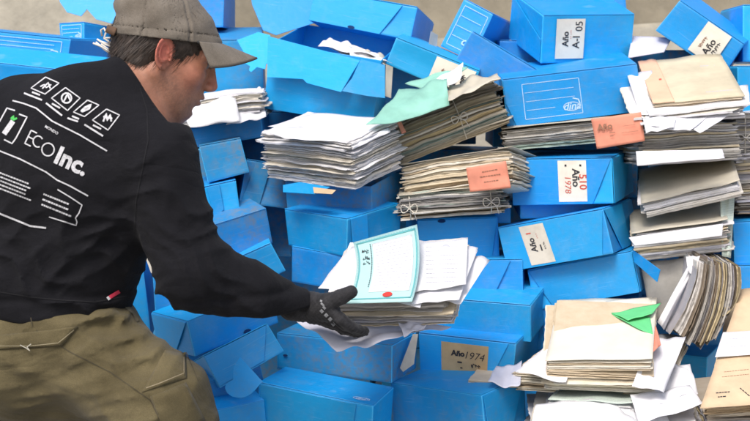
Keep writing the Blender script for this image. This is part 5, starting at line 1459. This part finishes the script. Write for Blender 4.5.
for (x, y, s_) in [(321.5, 311, 3.0), (326, 315, 3.4), (330, 319, 3.6), (333, 324, 3.2), (324, 307.5, 2.4)]:
    drape_lines('knuckle_print', [[(x-1, y-1), (x+1.4, y+1.6)]], s_, GREYP, gl, GB, off=.0012, step=.8)
drape_lines('cuff_tag', [[(305.5, 299), (306.5, 303), (306.2, 306)]], 1.1, flat('orange_tag', (.55, .22, .08, 1)), gl, GB, off=.0015, step=1)

# white cotton tape ends hanging from the box behind the cap
ct = empty('cotton_tapes', Matrix.Translation(at(110, 40, 2.98))); tag(ct, 'bunch of white cotton tape ends right behind the cap', 'string')
for i, L in enumerate([[(93, 43), (100, 46), (110, 52), (122, 55)], [(97, 39), (104, 44), (114, 48), (124, 50)], [(102, 36), (101, 30), (104, 28), (106, 32), (104, 38), (112, 44), (122, 46)], [(101, 44), (108, 49), (116, 53), (122, 53)], [(104, 38), (110, 38), (118, 42), (124, 45)], [(100, 41), (108, 44), (117, 44), (124, 48)], [(96, 42), (105, 50), (113, 55), (118, 55)]]):
    worldchild('tape', tube([at(x, y, 2.98 + .01*i) for x, y in L], .0022), flat('white_cotton_tape', (.66, .63, .58, 1), .9), ct, True)

# --- small writing on papers, laid on their surfaces
def find(name, label):
    for o in COL.objects:
        r = o
        while r.parent is not None: r = r.parent
        if o.name.split('.')[0] == name and label in r.get('label', ''): yield o
FINK = flat('faded_grey_ink', (.46, .46, .52, 1), .8)
def write_on(name, label, rows, mat, wd=.8, pick=0):
    o = list(find(name, label))[pick]
    bv = bvh_of(o)
    L = []
    for (x0, y0, ln, ang) in rows: L += scribble(x0, y0, ln, math.radians(ang))
    L = [l for l in L if bv.ray_cast(at(*l[0], 1.0), (at(*l[0], 4.0) - at(*l[0], 1.0)).normalized())[0] is not None and bv.ray_cast(at(*l[1], 1.0), (at(*l[1], 4.0) - at(*l[1], 1.0)).normalized())[0] is not None]
    if L: drape_lines('written_lines', L, wd, mat, o, bv, off=.0018, step=2)
write_on('front_card', 'kraft folder', [(724, 372, 24, -6), (722, 377, 26, -6)], INKB, .5)
write_on('front_card', 'kraft folder', [(716, 393, 14, -5), (718, 397, 8, -5), (740, 388, 10, 40)], INK, 1.0)
write_on('cover', 'tan folder with salmon', [(700, 66, 20, -3), (706, 92, 24, -5)], FINK, .6)
write_on('spine', 'tan folder with salmon', [(656, 80, 6, -10)], INKR, 1.6)
write_on('tag', 'cream file bundle', [(482, 172, 16, -10), (480, 177, 20, -8), (484, 182, 14, -8)], INKB, .9)
for i in range(9): write_on('loose_sheet', 'held by the man', [(426, 247 + i*4.4, 34, -2)], FINK, .5, 1)
for i in range(3): write_on('white_sheet', 'kraft folder', [(726, 339 + i*4, 20, -4)], FINK, .5)

# ================================================================== setting
def slab(name, cx, cy, cz, sx, sy, sz, mat, roll=0, seed=0, amp=.01, nx=24, bev=.01):
    bm = bmesh.new(); bmesh.ops.create_cube(bm, size=1)
    bmesh.ops.scale(bm, vec=(sx, sy, sz), verts=bm.verts)
    bmesh.ops.bevel(bm, geom=bm.edges[:], offset=bev, segments=2, affect='EDGES')
    me = bpy.data.meshes.new(name); bm.to_mesh(me); bm.free()
    o = link(name, me, mat, None, False); o.location = (cx, cy, cz); o.rotation_euler = (0, roll, 0); return o
me = mesh('ground', [(-30, -10, 0), (30, -10, 0), (30, 40, 0), (-30, 40, 0)], [(0, 1, 2, 3)])
tag(link('ground', me, PAVE), kind='structure')
tag(slab('concrete_wall', 0, 5.75, 1.5, 16, .3, 3.0, CONC), 'weathered concrete wall behind the pile of boxes', 'wall')
tag(slab('concrete_ledge', -2.3, 5.35, .72, 3.4, .5, 1.62, CONCL, roll=math.radians(-9)), 'sloping concrete ledge at the left, behind the box with printed form', 'ledge')
tag(slab('concrete_ledge', 1.2, 5.35, .72, 3.4, .5, 1.74, CONCL, roll=math.radians(-4)), 'concrete ledge behind the tilted boxes in the top centre', 'ledge')

# world and sun
w = bpy.data.worlds.new('World'); scene.world = w; w.use_nodes = True
nt = w.node_tree; bg = nt.nodes['Background']
sk = nt.nodes.new('ShaderNodeTexSky'); sk.sky_type = 'NISHITA'; sk.sun_disc = False
EL, AZ = math.radians(52), math.radians(200)      # sun high, behind the camera a little to the left
sk.sun_elevation = EL; sk.sun_rotation = AZ; sk.dust_density = 4; sk.ozone_density = 1.0
nt.links.new(sk.outputs[0], bg.inputs[0]); bg.inputs[1].default_value = .15
sl = bpy.data.lights.new('sun', 'SUN'); sl.energy = 1.8; sl.angle = math.radians(20); sl.color = (1, .96, .9)
so = bpy.data.objects.new('sun', sl); COL.objects.link(so)
dirv = Vector((math.sin(AZ)*math.cos(EL), math.cos(AZ)*math.cos(EL), math.sin(EL)))
so.rotation_euler = dirv.to_track_quat('Z', 'Y').to_euler(); so.location = dirv*20

cam = bpy.data.cameras.new('camera'); co = bpy.data.objects.new('camera', cam); COL.objects.link(co)
co.location = (0, 0, 1.45); co.rotation_euler = (math.radians(90) + PITCH, 0, 0)
cam.sensor_width = 36; cam.lens = 36 * F / 750; cam.clip_end = 200; cam.clip_start = .05
cam.dof.use_dof = True; cam.dof.focus_distance = 3.15; cam.dof.aperture_fstop = 6.3
scene.camera = co
scene.view_settings.view_transform = 'Standard'; scene.view_settings.look = 'None'
scene.view_settings.exposure = .45; scene.view_settings.gamma = 1
scene.view_settings.use_curve_mapping = False
scene.cycles.max_bounces = 8
